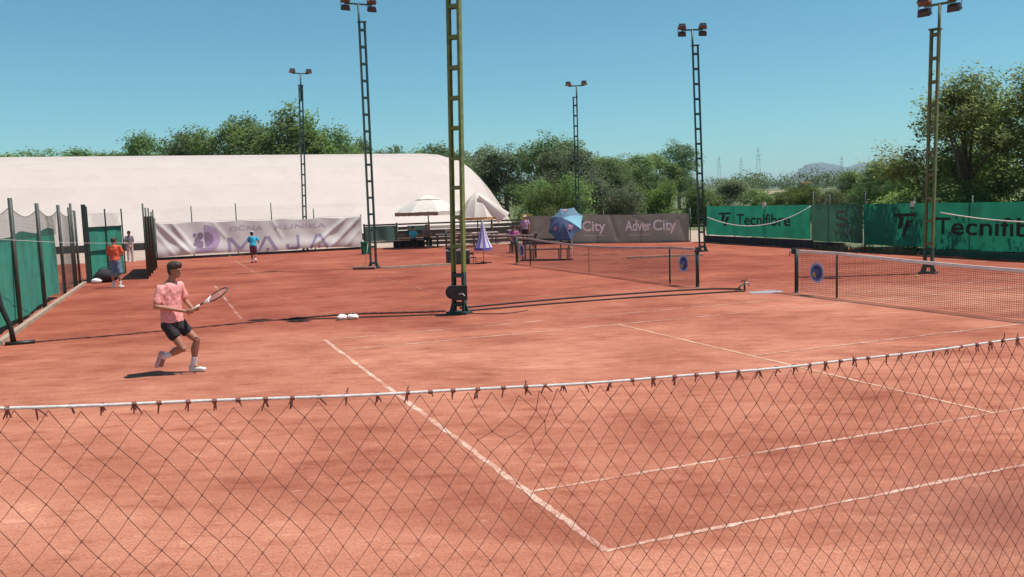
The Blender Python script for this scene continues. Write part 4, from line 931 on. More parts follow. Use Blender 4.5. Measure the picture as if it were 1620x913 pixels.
# ------------------------------------------------------------------ people
def limb(mb, pts, rs, n=12):
    P = [V(p) for p in pts]; path, rr = [], []
    for i in range(len(P) - 1):
        for k in range(4): path.append(P[i] + (P[i + 1] - P[i]) * k / 4); rr.append(rs[i] + (rs[i + 1] - rs[i]) * k / 4)
    path.append(P[-1]); rr.append(rs[-1]); mb.tube(path, rr, n)
    for p, r in zip(P, rs): mb.ell(p, (r, r, r), 10)
def frame(up_, fwd):
    z = V(up_).normalized(); x = V(fwd); x = (x - z * x.dot(z)).normalized(); y = z.cross(x); return x, y, z
def hand(mb, wrist, dirv, palm_n, grip_r=0.016, s=1.0, curl=1.0):
    """palm and five fingers; fingers close round a bar held against the palm"""
    d = V(dirv).normalized(); n = V(palm_n); n = (n - d * n.dot(d)).normalized(); sd_ = d.cross(n); w = V(wrist)
    c = w + d * 0.045 * s; rot = Matrix((d, sd_, n)).transposed(); mb.ell(c, (0.050 * s, 0.041 * s, 0.018 * s), 10, rot)
    for i, (off, ln) in enumerate(((-0.030, 0.068), (-0.010, 0.078), (0.010, 0.073), (0.029, 0.058))):
        p = w + d * 0.082 * s + sd_ * off * s; pts = [p]; a = 0.25 * curl
        for k, fr in enumerate((0.45, 0.32, 0.23)):
            p = p + (d * math.cos(a) + n * math.sin(a)) * ln * fr * s; pts.append(p); a += 0.85 * curl
        mb.tube(pts, [0.0095 * s, 0.009 * s, 0.0085 * s, 0.007 * s], 7)
    p = w + d * 0.03 * s - sd_ * 0.034 * s; mb.tube([p, p + (d * 0.6 - sd_ * 0.7 + n * 0.3).normalized() * 0.032 * s, p + (d * 0.9 - sd_ * 0.35 + n * 0.75).normalized() * 0.062 * s], [0.012 * s, 0.0105 * s, 0.008 * s], 7)
def person(label, loc, rz, J, voxel, mats, group=None, hair='short', scale=1.0, grips=None, sleeve=0.62, short_len=0.55, cap=None):
    e = empty('person', loc, label, 'person', group, rz); e.scale = (scale,) * 3
    g = lambda k: V(J[k]); b = MB(); side = (g('shL') - g('shR')).normalized(); hside = (g('hipL') - g('hipR')).normalized()
    pel, ch, nk, hd = g('pelvis'), g('chest'), g('neck'), g('head'); spine = (nk - pel).normalized(); fx = side.cross(spine).normalized(); hx = hside.cross(spine).normalized()
    def torso(mb, grow, lo, hi):
        R_ = []
        for t, w_, d_ in ((-0.10, .135, .105), (0.0, .158, .115), (0.14, .158, .108), (0.32, .142, .096), (0.55, .158, .106), (0.78, .172, .112), (0.90, .165, .098), (0.97, .115, .080), (1.02, .065, .062)):
            if t < lo or t > hi: continue
            k = min(1, max(0, t)); c = pel + (ch - pel) * min(k / 0.62, 1) if k < 0.62 else ch + (nk - ch) * ((k - .62) / .38)
            if t < 0: c = pel + spine * t * 0.5
            sx = (hside * (1 - k) + side * k).normalized(); f = sx.cross(spine).normalized(); gk = grow * (1 - 0.65 * smoothstep(0.55, 0.95, t)); R_.append((c, w_ + gk, d_ + gk, sx, f))
        mb.loft(R_)
    torso(b, 0, -1, 2); limb(b, [nk - spine * 0.03, nk + (hd - nk) * 0.55], [0.060, 0.052])
    fwd = V(J.get('face', (1, 0, 0))); X, Y, Z = frame(V(J.get('hup', (0, 0, 1))), fwd); HR = Matrix((X, Y, Z)).transposed()
    b.ell(hd + Z * 0.025, (0.101, 0.080, 0.102), 14, HR); b.ell(hd + X * 0.022 - Z * 0.045, (0.068, 0.058, 0.072), 12, HR); b.ell(hd + X * 0.062 - Z * 0.088, (0.026, 0.030, 0.024), 10, HR)
    b.ell(hd + X * 0.098 - Z * 0.018, (0.016, 0.012, 0.024), 8, HR); b.ell(hd + X * 0.105 - Z * 0.034, (0.015, 0.015, 0.011), 8, HR); b.ell(hd + X * 0.080 + Z * 0.018, (0.02, 0.05, 0.012), 8, HR)
    for s in (-1, 1): b.ell(hd + Y * 0.078 * s - Z * 0.010 - X * 0.006, (0.018, 0.010, 0.030), 8, HR)
    for S in 'LR':
        limb(b, [g('sh' + S), g('el' + S), g('wr' + S)], [0.052, 0.040, 0.027])
        mid = (g('el' + S) * 0.7 + g('wr' + S) * 0.3); b.ell(mid, (0.041,) * 3, 8)
        limb(b, [g('hip' + S), g('kn' + S), g('an' + S)], [0.088, 0.054, 0.036])
        q = g('kn' + S); a = g('an' + S); dn = (a - q).normalized(); bk = V(J.get('calf' + S, (-1, 0, 0))); bk = (bk - dn * bk.dot(dn)).normalized(); limb(b, [q + dn * 0.06 + bk * .01, q + (a - q) * 0.36 + bk * 0.022, q + (a - q) * 0.7], [0.050, 0.052, 0.036])
        hdv = J.get('hand' + S); pn = V(J.get('palm' + S, (0, 0, 1)))
        dv_ = V(hdv) if hdv else (g('wr' + S) - g('el' + S)); hand(b, g('wr' + S), dv_, pn, curl=(grips or 0.55))
        t = g('toe' + S); limb(b, [a, a + (t - a) * 0.75], [0.034, 0.026])
    remesh_obj(b, voxel, 'body', mats['skin'], e, 5 if voxel < 0.012 else 3)
    for s in (-1, 1):
        m = MB(); m.ell(hd + X * 0.088 + Y * 0.032 * s + Z * 0.004, (0.008, 0.013, 0.008), 8, HR); m.build('eye', 'eye', e, True)
    m = MB(); m.ell(hd + X * 0.089 - Z * 0.062, (0.008, 0.022, 0.007), 8, HR); m.build('mouth', 'lip', e, True)
    h = MB(); h.ell(hd + Z * 0.056 - X * 0.012, (0.114, 0.093, 0.090), 14, HR); h.ell(hd - X * 0.045 - Z * 0.005, (0.068, 0.080, 0.080), 12, HR); h.ell(hd + Z * 0.088 + X * 0.040, (0.072, 0.078, 0.052), 12, HR)
    if hair == 'short': h.ell(hd - X * 0.06 - Z * 0.045, (0.038, 0.058, 0.055), 10, HR)
    if hair == 'long': h.ell(hd - X * 0.06 - Z * 0.09, (0.05, 0.075, 0.12), 10, HR)
    remesh_obj(h, max(voxel, 0.010), 'hair', mats['hair'], e, 3)
    if cap:
        c = MB(); c.ell(hd + Z * 0.075, (0.112, 0.094, 0.075), 14, HR); c.ell(hd + Z * 0.062 + X * 0.11, (0.085, 0.075, 0.012), 12, HR); remesh_obj(c, max(voxel, 0.010), 'cap', cap, e, 2)
    sh = MB(); torso(sh, J.get('loose', 0.026), -0.02, 0.98)
    for S in 'LR': limb(sh, [g('sh' + S) - side * (0.05 if S == 'L' else -0.05), g('sh' + S), g('sh' + S) + (g('el' + S) - g('sh' + S)) * sleeve], [0.062, 0.064, 0.066])
    col_ = nk - spine * 0.012; sh.loft([(col_ - spine * 0.03, 0.088, 0.080, side, fx), (col_ + spine * 0.022, 0.070, 0.066, side, fx)])
    remesh_obj(sh, max(voxel, 0.010), 'shirt', mats['shirt'], e, 4, 0.016)
    st = MB(); R_ = [(pel + spine * 0.10, .168, .124, hside, hx), (pel, .182, .136, hside, hx), (pel - spine * 0.10, .168, .125, hside, hx)]; st.loft(R_)
    for S in 'LR': limb(st, [g('hip' + S), g('hip' + S) + (g('kn' + S) - g('hip' + S)) * min(short_len, 1.0)] + ([g('an' + S)] if short_len > 1 else []), [0.108, 0.098 if short_len <= 1 else 0.076] + ([0.062] if short_len > 1 else []))
    remesh_obj(st, max(voxel, 0.010), 'trousers' if short_len > 1 else 'shorts', mats['shorts'], e, 4, 0.012)
    for S in 'LR':
        a, t = g('an' + S), g('toe' + S); dn = (a - g('kn' + S)).normalized()
        if short_len <= 1: m = MB(); limb(m, [a - dn * 0.13, a], [0.046, 0.044]); remesh_obj(m, max(voxel, 0.010), 'sock', mats.get('sock', 'sock_white'), e, 2)
        sole = V(J.get('sole' + S, (0, 0, -1))); l = (t - a); l = (l - sole * l.dot(sole)).normalized(); lat = l.cross(sole); hl = a + sole * 0.045 - l * 0.045; m = MB(); RT = Matrix((l, lat, sole)).transposed()
        m.ell(a + sole * 0.035 - l * 0.018, (0.062, 0.044, 0.052), 12, RT); m.ell(a + sole * 0.052 + l * 0.075, (0.105, 0.046, 0.036), 12, RT); m.ell(a + sole * 0.056 + l * 0.145, (0.060, 0.046, 0.030), 12, RT); m.box(a + sole * 0.080 + l * 0.06, (0.25, 0.078, 0.022), RT)
        o = remesh_obj(m, max(voxel, 0.008), 'shoe', mats['shoe' + S] if ('shoe' + S) in mats else mats['shoe'], e, 3)
    return e
def standing(**kw):
    J = dict(pelvis=(0, 0, .96), chest=(0.0, 0, 1.26), neck=(-0.005, 0, 1.50), head=(0.02, 0, 1.635), shL=(0, .185, 1.43), shR=(0, -.185, 1.43), elL=(-.02, .25, 1.14), elR=(-.02, -.25, 1.14), wrL=(.06, .24, .90), wrR=(.06, -.24, .90),
             hipL=(0, .09, .92), hipR=(0, -.09, .92), knL=(.02, .11, .50), knR=(.02, -.11, .50), anL=(0, .12, .092), anR=(0, -.12, .092), toeL=(.16, .15, .03), toeR=(.16, -.15, .03))
    J.update(kw); return J
def sitting(**kw):
    J = standing(pelvis=(-.02, 0, .55), chest=(.02, 0, .86), neck=(.04, 0, 1.10), head=(.07, 0, 1.235), shL=(.03, .185, 1.03), shR=(.03, -.185, 1.03), elL=(.10, .24, .76), elR=(.10, -.24, .76), wrL=(.34, .14, .66), wrR=(.34, -.14, .66),
                 hipL=(0, .09, .54), hipR=(0, -.09, .54), knL=(.43, .12, .52), knR=(.43, -.12, .52), anL=(.40, .12, .092), anR=(.40, -.12, .092), toeL=(.56, .14, .03), toeR=(.56, -.14, .03))
    J.update(kw); return J
RZ = math.atan2(-0.379, 0.925)
PJ = dict(loose=0.030, pelvis=(-.255, 0, .80), chest=(-.275, 0, 1.16), neck=(-.235, 0, 1.425), head=(-.165, 0.0, 1.585), face=(.94, -.18, -.06), hup=(.10, 0, 1), shL=(-.165, .15, 1.335), shR=(-.335, -.145, 1.32),
          elL=(-.13, .25, 1.10), wrL=(.065, .015, .985), elR=(-.385, -.255, 1.07), wrR=(-.02, -.075, .965), hipL=(-.205, .085, .77), hipR=(-.295, -.085, .765),
          knL=(.06, .10, .49), anL=(-.02, .10, .098), toeL=(.14, .09, .03), knR=(-.085, -.10, .395), anR=(-.385, -.09, .275), toeR=(-.45, -.09, .10), soleR=(-.90, 0, .34), calfR=(-.5, 0, .6),
          handL=(.9, -.2, .08), palmL=(0.1, -1.0, .1), handR=(.95, .22, -.08), palmR=(.05, 1.0, .15))
person('boy in coral polo shirt and black shorts running on the nearest court', (-2.40, 8.80, 0), RZ, PJ, 0.0078, dict(skin='skin', hair='hair', shirt='shirt_coral', shorts='cloth_black', shoe='shoe_pink', shoeL='shoe_white'), grips=1.35, sleeve=0.70, short_len=0.42)
def racket(loc, rz):
    e = empty('tennis_racket', loc, 'white and black tennis racket held in front by the running boy', 'racket', rz=rz)
    a = V((0.02, -0.03, 0.955)); d = (V((0.62, -0.03, 1.275)) - a).normalized(); pin = V((-d.z, 0, d.x)); mn = (pin * 0.44 + V((0, 0.90, 0))).normalized()
    P = lambda l, m_: a + d * l + mn * m_
    m = MB(); m.tube([P(0, 0), P(0.20, 0)], 0.016, 8); m.build('grip', 'grip', e, True)
    m = MB(); m.tube([P(0.20, 0), P(0.27, 0)], 0.013, 8); m.build('shaft', 'racket_dark', e, True)
    cl, A, B = 0.515, 0.172, 0.128
    for s in (-1, 1):
        m = MB(); m.tube([P(0.26, 0.006 * s), P(0.31, 0.03 * s), P(cl - A * math.cos(0.75), B * math.sin(0.75) * s)], 0.011, 8); m.build('throat', 'racket_white', e, True)
    hoop = [P(cl - A * math.cos(t), B * math.sin(t)) for t in [i * 2 * math.pi / 40 for i in range(41)]]
    m = MB(); m.tube(hoop[4:37], 0.010, 8); m.build('hoop', 'racket_dark', e, True)
    m = MB(); m.tube(hoop[0:5], 0.010, 8); m.tube(hoop[36:41], 0.010, 8); m.build('bridge', 'racket_white', e, True)
    m = MB()
    for i in range(-7, 8):
        q = i / 8; h = math.sqrt(1 - q * q); m.tube([P(cl + A * q, -B * h), P(cl + A * q, B * h)], 0.0009, 3, False); m.tube([P(cl - A * h, B * q), P(cl + A * h, B * q)], 0.0009, 3, False)
    m.build('strings', 'racket_string', e)
racket((-2.40, 8.80, 0), RZ)
person('man in an orange shirt and denim shorts standing by the open gate', (-4.22, 27.3, 0), R(70), standing(elL=(.06, .27, 1.16), wrL=(.28, .10, 1.12), elR=(.06, -.27, 1.16), wrR=(.28, -.06, 1.10), head=(.03, 0, 1.635), face=(.9, -.4, -.25)), 0.014, dict(skin='skin', hair='hair', shirt='shirt_orange', shorts='denim', shoe='shoe_white'), short_len=0.9, scale=0.975)
person('man in dark top and pale trousers far behind the open gate', (-4.28, 44.85, 0), R(-60), standing(wrL=(.12, .12, .98), wrR=(.12, -.12, .98)), 0.016, dict(skin='skin', hair='hair_dark', shirt='shirt_grey', shorts='trousers_pale', shoe='sock_white'), short_len=1.5, scale=0.94, cap='cloth_black')
person('player in a cyan shirt, plum shorts and white cap before the white banner', (1.37, 37.95, 0), R(75), standing(pelvis=(0, 0, .90), hipL=(0, .09, .87), hipR=(0, -.09, .87), chest=(.05, 0, 1.2), neck=(.08, 0, 1.43), head=(.11, .05, 1.56), shL=(.07, .185, 1.36), shR=(.07, -.185, 1.36), elL=(.16, .26, 1.13), wrL=(.35, .12, 1.1), elR=(.10, -.30, 1.13), wrR=(.30, -.22, 1.05), knL=(.12, .10, .48), anL=(.02, .10, .092), toeL=(.18, .10, .03), knR=(.10, -.10, .47), anR=(-.10, -.10, .13), toeR=(.05, -.10, .03)), 0.016, dict(skin='skin_dark', hair='hair_dark', shirt='shirt_cyan', shorts='shorts_plum', shoe='cloth_black'), short_len=0.8, scale=0.9, cap='sock_white')
person('woman in a lilac top and white cap standing before the grey banner', (16.6, 40.2, 0), R(-120), standing(), 0.018, dict(skin='skin', hair='hair_dark', shirt='shirt_lilac', shorts='cloth_black', shoe='sock_white'), short_len=1.5, cap='sock_white')
person('person in a magenta patterned top at the far end of the middle net', (13.6, 34.6, 0), R(-110), sitting(), 0.018, dict(skin='skin_dark', hair='hair_dark', shirt='shirt_magenta', shorts='cloth_black', shoe='cloth_black'), short_len=1.5, hair='long', scale=1.0)
person('seated person in a cyan and white top on the long bench', (11.35, 45.10, 0), R(-95), sitting(), 0.018, dict(skin='skin', hair='hair_dark', shirt='shirt_cyan', shorts='cloth_black', shoe='cloth_black'), short_len=1.5, scale=0.92)
person('seated person in dark grey clothes right of the one in cyan', (12.15, 45.0, 0), R(-85), sitting(elL=(.16, .22, .74), wrL=(.36, .05, .72)), 0.018, dict(skin='skin', hair='hair_dark', shirt='shirt_grey', shorts='cloth_black', shoe='sock_white'), short_len=1.5)
for x, y, lab in ((13.55, 34.75, 'low dark stool under the person in magenta'), (12.13, 45.12, 'low dark stool under the seated person in grey')):
    s_ = empty('stool', (x, y, 0), lab, 'stool'); m = MB(); m.tube([(0, 0, 0.40), (0, 0, 0.44)], 0.2, 14); m.build('seat', 'wood_dark', s_)
    for a in (0.5, 2.1, 3.7, 5.3): m = MB(); m.tube([(.16 * math.cos(a), .16 * math.sin(a), 0.40), (.19 * math.cos(a), .19 * math.sin(a), 0)], 0.016, 6); m.build('leg', 'wood_dark', s_)

# ------------------------------------------------------------------ trees
def crown_mesh(seed, lobes, nclus, nleaf, size, mname, crad=0.082, elong=1.0, droop=0.0, shell=(0.55, 0.96)):
    """leaf-sized faces gathered in clumps spread over a few uneven lobes (unit tree: height 1)"""
    rnd = random.Random(seed); vs = []; fs = []
    wts = [l[3] ** 2 for l in lobes]
    for c in range(nclus):
        cx, cy, cz, lr, sq = rnd.choices(lobes, wts)[0]
        while True:
            d = V((rnd.gauss(0, 1), rnd.gauss(0, 1), rnd.gauss(0.15, 1)))
            if d.length > 0.1: break
        d.normalize(); k = lr * rnd.uniform(*shell) * (1 + max(-.2, min(.16, 0.1 * rnd.gauss(0, 1)))); cc_ = V((cx, cy, cz)) + V((d.x * k, d.y * k, d.z * k * sq)); cr_ = crad * rnd.uniform(0.5, 1.25)
        if cc_.z < 0.04: continue
        for l in range(int(nleaf * rnd.uniform(0.6, 1.3))):
            p = cc_ + V((max(-1, min(1, rnd.gauss(0, 0.5))), max(-1, min(1, rnd.gauss(0, 0.5))), max(-.8, min(.8, rnd.gauss(0, 0.38))))) * cr_
            nrm = (d * 0.5 + V((rnd.gauss(0.25, .45), rnd.gauss(-.1, .45), rnd.gauss(0.8, .4)))).normalized(); u = nrm.orthogonal().normalized(); u = Quaternion(nrm, rnd.uniform(0, 6.28)) @ u
            if droop: u = (u + V((d.x * .4, d.y * .4, -droop))).normalized(); u = (u - nrm * u.dot(nrm)).normalized()
            v = nrm.cross(u); s = size * rnd.uniform(0.6, 1.35); i = len(vs); a, b = u * s * elong, v * s
            vs += [p - a - b * .35, p - a * .2 - b, p + a, p - a * .2 + b]; fs.append((i, i + 1, i + 2, i + 3))
    me = bpy.data.meshes.new('crown'); me.from_pydata([tuple(v) for v in vs], [], fs); me.materials.append(MATS[mname]); return me
def trunk_mesh(seed, lobes, th=0.028, nl=6, base=0.0):
    rnd = random.Random(seed); m = MB(); top = V((rnd.uniform(-.03, .03), rnd.uniform(-.03, .03), 0.62)); pts = [V((0, 0, -0.02)), V((.01, 0, 0.14)), V((rnd.uniform(-.02, .02), .01, 0.36)), top]
    m.tube(pts, [th * 1.25, th, th * .8, th * .35], 8)
    for l in lobes[:nl]:
        z = rnd.uniform(0.16, 0.45); s = pts[1] + (pts[2] - pts[1]) * ((z - .14) / .22); e_ = V(l[:3]); mid = (s + e_) / 2 + V((0, 0, .03)); m.tube([s, mid, e_], [th * .55, th * .4, th * .15], 6)
    return m.mesh('trunk', 'bark', True)
def lobes_round(seed, n, R0, z0, z1, lr=(0.16, 0.27)):
    rnd = random.Random(seed); L = []
    for i in range(n):
        a = rnd.uniform(0, 6.28); z = z0 + (z1 - z0) * (i + 0.5) / n; rr = R0 * math.sqrt(rnd.uniform(0.05, 1)) * (1.0 - 0.55 * abs((z - (z0 + z1) * .46) / (z1 - z0)) * 1.4); r_ = rnd.uniform(*lr)
        L.append((rr * math.cos(a), rr * math.sin(a), min(z, 1 - r_ * .8), r_, rnd.uniform(0.7, 0.95)))
    return L
PROTO = {}
def proto(key, seed, lobes, nclus, nleaf, size, mname, **kw): PROTO[key] = (crown_mesh(seed, lobes, nclus, nleaf, size, mname, **kw), trunk_mesh(seed, lobes))
proto('dark_a', 1, lobes_round(11, 11, 0.34, 0.28, 0.92), 400, 35, 0.0110, 'leaf_dark'); proto('dark_b', 2, lobes_round(12, 12, 0.36, 0.24, 0.94, (0.13, 0.24)), 400, 35, 0.0110, 'leaf_dark')
proto('mid_a', 3, lobes_round(13, 12, 0.36, 0.22, 0.92, (0.13, 0.24)), 400, 35, 0.0110, 'leaf_mid'); proto('mid_b', 4, lobes_round(14, 14, 0.33, 0.24, 0.95, (0.10, 0.20)), 400, 35, 0.0108, 'leaf_mid', crad=0.085)
proto('grey_a', 5, lobes_round(15, 11, 0.40, 0.24, 0.9), 400, 36, 0.0116, 'leaf_grey'); proto('grey_b', 6, lobes_round(16, 12, 0.42, 0.22, 0.9, (0.14, 0.25)), 400, 36, 0.0116, 'leaf_grey')
proto('bush_a', 7, lobes_round(17, 10, 0.62, 0.14, 0.80, (0.22, 0.34)), 400, 40, 0.0150, 'leaf_bright', crad=0.14); proto('bush_b', 8, lobes_round(18, 11, 0.66, 0.12, 0.78, (0.20, 0.36)), 400, 40, 0.0150, 'leaf_mid', crad=0.14)
proto('bush_c', 9, lobes_round(19, 10, 0.60, 0.14, 0.80, (0.22, 0.34)), 400, 40, 0.0150, 'leaf_grey', crad=0.14)
proto('leader', 10, [(0, 0, .90, .085, 1.1), (.05, .03, .80, .12, 1), (-.12, .05, .68, .15, .9), (.14, -.06, .64, .15, .9), (.0, .1, .52, .2, .8), (-.16, -.08, .45, .2, .8), (.18, .06, .42, .2, .8), (.26, .02, .60, .10, .9), (-.27, 0, .56, .10, .9), (0, -.15, .36, .22, .8)], 400, 36, 0.0102, 'leaf_mid', crad=0.075)
proto('cypress', 11, [(0, 0, .15 + .1 * i, .155 - .0145 * i, 1.0) for i in range(9)], 260, 40, 0.013, 'leaf_dark', crad=0.07)
def plant(key, x, y, top, wid, label, group, name='broadleaf_tree', rz=0.0, cat='tree'):
    b = tz(x, y); h = (top - b) * 1.03; e = empty(name, (x, y, b), label, cat, group, rz); cm, tm = PROTO[key]
    c = link('crown', cm, e); t = link('trunk', tm, e)
    for o in (c, t): o.scale = (h * wid, h * wid, h)
    return e
G1, G2, G3 = 'trees behind the dome', 'trees beyond the grey banner', 'bushes beyond the green fence'
T = [('mid_b', -3.2, 114.5, 12.6, 1.0, 'lone round tree above the left part of the dome', G1), ('dark_a', 2.1, 106.9, 12.4, .9, 'leftmost tree of the dense group above the dome', G1), ('mid_b', 4.8, 100.3, 12.6, .8, 'second tree from the left in the group above the dome', G1),
     ('dark_b', 7.5, 103.6, 13.4, .85, 'dark tree in the middle of the group above the dome', G1), ('dark_a', 9.6, 98.4, 12.6, .85, 'dark tree just left of the slim mast above the dome', G1), ('leader', 11.1, 93.4, 14.1, .95, 'tallest tree above the dome, right behind the slim two-lamp mast', G1),
     ('leader', 13.4, 94.7, 13.4, .95, 'bright tree just right of the slim mast above the dome', G1), ('mid_a', 15.9, 95.8, 12.0, .95, 'rightmost large tree of the group above the dome', G1), ('mid_b', 21.2, 104.5, 11.2, .6, 'small round tree seen behind the broom mast above the dome', G1),
     ('cypress', 35.1, 142.2, 12.6, .9, 'left one of two small dark conifers above the dome', G1), ('cypress', 36.6, 143.8, 13.0, .9, 'right one of two small dark conifers above the dome', G1),
     ('dark_b', -33.0, 158, 13.4, 1.5, 'low tree line crown at the far left edge above the dome', G1), ('mid_a', -20.9, 154.3, 13.4, 1.5, 'low crown above the dome left of the lone tree, second from edge', G1), ('mid_b', -14.5, 160, 13.9, 1.5, 'low crown above the dome, third from the left edge', G1), ('dark_a', -8.2, 150.2, 13.0, 1.4, 'low crown beside the lone tree above the dome', G1), ('mid_a', 1.0, 150, 12.4, 1.3, 'low crown between the lone tree and the dense group', G1),
     ('mid_a', 30.7, 111.4, 10.4, 1.2, 'low tree at the right shoulder of the dome, behind', G1), ('dark_b', 30.1, 98, 9.7, 1.1, 'dark low tree right behind the dome shoulder beside olive mast', G1), ('mid_b', 25.6, 113, 10.2, 1.0, 'low tree above the dome between conifers and broom mast', G1),
     ('grey_a', 35.6, 101.5, 9.9, 1.15, 'silvery tree right of the olive mast beside the dome end', G2), ('grey_b', 38.0, 96.0, 9.4, 1.1, 'second silvery tree right of the dome end', G2), ('dark_a', 31.0, 70.0, 8.5, .95, 'tall dark green tree above the drooping cream parasol', G2), ('grey_b', 30.4, 63.4, 7.3, 1.05, 'large silvery tree above the blue umbrella', G2),
     ('dark_b', 34.7, 70.7, 8.0, 1.0, 'dark tree behind the two-lamp mast of the grey banner', G2), ('mid_a', 41.8, 79.7, 7.2, 1.2, 'low broad tree right of the grey-banner mast', G2), ('dark_a', 49.0, 88, 7.6, 1.3, 'dark broad tree on the skyline between the two dark masts, left', G2), ('dark_b', 57.1, 95, 8.0, 1.2, 'dark tree on the skyline between the two dark masts, middle', G2), ('dark_a', 70.2, 106.1, 10.6, .85, 'tall round dark tree on the skyline left of the four-lamp mast', G2), ('mid_b', 64.5, 103, 8.9, 1.2, 'tree on the skyline left of the tall round one', G2),
     ('bush_c', 31.3, 56.9, 4.4, .95, 'greyish bush behind the first word on the grey banner', G2), ('bush_a', 37.1, 60.0, 3.9, .95, 'bright bush behind the right half of the grey banner', G2), ('bush_b', 25.5, 54.9, 4.6, .9, 'dark bush behind the blue umbrella', G2), ('bush_b', 24.4, 53.6, 4.0, .62, 'dark bush below the drooping cream parasol', G2), ('bush_a', 42.0, 59.0, 3.6, 1.0, 'bright bush behind the right end of the grey banner', G2), ('dark_b', 36.0, 66.0, 6.0, 1.1, 'dark mid-height tree behind the grey banner centre', G2), ('dark_a', 41.0, 70.0, 5.6, 1.2, 'dark mid-height tree behind the right of the grey banner', G2),
     ('bush_c', 48.4, 66.2, 4.2, 1.1, 'grey bush beyond the left end of the green fence', G3), ('bush_b', 47.9, 59.0, 3.2, 1.1, 'green bush above the first logo on the green fence', G3), ('bush_a', 49.3, 56.0, 3.1, 1.1, 'yellow-green bush above the lettering on the green fence', G3), ('bush_a', 55.0, 60.9, 3.7, 1.0, 'tall yellow-green bush above the right end of the first lettering', G3), ('bush_a', 56.5, 57.5, 2.9, 1.1, 'low bright bush above the faded emblem', G3), ('dark_a', 60.8, 61.0, 4.6, 1.0, 'dark round tree above the post right of the faded emblem', G3), ('bush_b', 51.5, 50.0, 3.0, 1.1, 'bush right of the faded emblem above the fence', G3), ('mid_a', 51.5, 48.3, 4.9, .8, 'bright young tree left of the yellowish mast, farther one', G3), ('mid_b', 47.0, 41.8, 4.8, .85, 'bright young tree left of the yellowish mast, nearer one', G3), ('bush_b', 27.8, 23.0, 2.6, 1.0, 'dark bush at the foot of the big tree behind the fence', G3), ('bush_b', 26.4, 19.3, 2.5, 1.0, 'dark bush below the big feathery tree behind the lettering', G3), ('bush_b', 26.2, 15.2, 2.6, 1.0, 'dark bush at the right edge behind the green fence', G3)]
rnd = random.Random(77)
for k, x, y, top, wd, lab, grp in T:
    bush = k.startswith('bush'); plant(k, x, y, top, wd, lab, grp, 'bush' if bush else ('conifer' if k == 'cypress' else 'broadleaf_tree'), rnd.uniform(0, 6.28), 'bush' if bush else 'tree')
# big feathery tree at the right
def feathery(x, y, top, label, seed, wid):
    rnd = random.Random(seed); L = []
    for i in range(22):
        t = (i + .5) / 22; z = 0.16 + 0.76 * t; a = rnd.uniform(0, 6.28); rr = 0.36 * math.sin(math.pi * min(1, 0.30 + 0.66 * t)) * rnd.uniform(.35, 1); L.append((rr * math.cos(a), rr * math.sin(a), z, rnd.uniform(.10, .17), .62))
    e = empty('feathery_tree', (x, y, tz(x, y)), label, 'tree', 'feathery trees at the right edge', rnd.uniform(0, 6)); h = top - tz(x, y)
    c = link('crown', crown_mesh(seed, L, 500, 62, 0.0047, 'leaf_pine', crad=0.075, elong=2.2, droop=0.15, shell=(0.45, 1.15)), e); t = link('trunk', trunk_mesh(seed, L[::2], 0.02, 11), e)
    for o in (c, t): o.scale = (h * wid, h * wid, h)
feathery(27.9, 20.5, 7.2, 'big feathery grey-green tree right behind the yellowish mast', 31, 1.05); feathery(28.3, 17.4, 7.2, 'second big feathery tree cut by the right edge', 32, 1.15); feathery(32.8, 24.0, 6.9, 'lower feathery tree showing between the two big ones at the right', 33, 0.9)
# distant woodland that reads as one mass
def far_wood():
    rnd = random.Random(9); vs = []; fs = []
    def blob(x, y, h, wd, nq, s0):
        b = tz(x, y)
        for _ in range(nq):
            d = V((rnd.gauss(0, 1), rnd.gauss(0, 1), rnd.gauss(0, 1))).normalized(); k = rnd.uniform(.6, 1.05); p = V((x + d.x * wd * k, y + d.y * wd * k, b + h * 0.55 + d.z * h * 0.47 * k))
            nrm = (d * .6 + V((rnd.gauss(.2, .4), rnd.gauss(0, .4), rnd.gauss(.7, .4)))).normalized(); u = nrm.orthogonal().normalized(); u = Quaternion(nrm, rnd.uniform(0, 6.28)) @ u; v = nrm.cross(u); s = s0 * rnd.uniform(.6, 1.3); i = len(vs)
            vs.extend([p - u * s - v * s * .4, p - v * s, p + u * s, p + v * s]); fs.append((i, i + 1, i + 2, i + 3))
    for i in range(620):
        az_ = R(rnd.uniform(-28, 62)); r = rnd.choice((rnd.uniform(120, 190), rnd.uniform(190, 330), rnd.uniform(330, 620))); x, y = -2.7 + r * math.sin(az_), -5.1 + r * math.cos(az_)
        if math.degrees(az_) < 26 and r < 165: continue
        if any(math.hypot((x - cx) / 13, (y - cy) / 13) < 1 for cx, cy in ((105, 142), (101, 124), (95, 112))): continue
        h = rnd.uniform(2.2, 5.2) * (1 if r < 190 else 1.15 if r < 330 else 1.5); blob(x, y, h, h * rnd.uniform(.55, .85), 420 if r < 200 else 220, 0.030 * h * (1 if r < 200 else 1.4))
    me = bpy.data.meshes.new('far_wood'); me.from_pydata([tuple(v) for v in vs], [], fs); me.materials.append(MATS['leaf_far']); tag(link('far_wood', me), 'distant scrub and woodland along the horizon', 'woodland', kind='stuff')
far_wood()
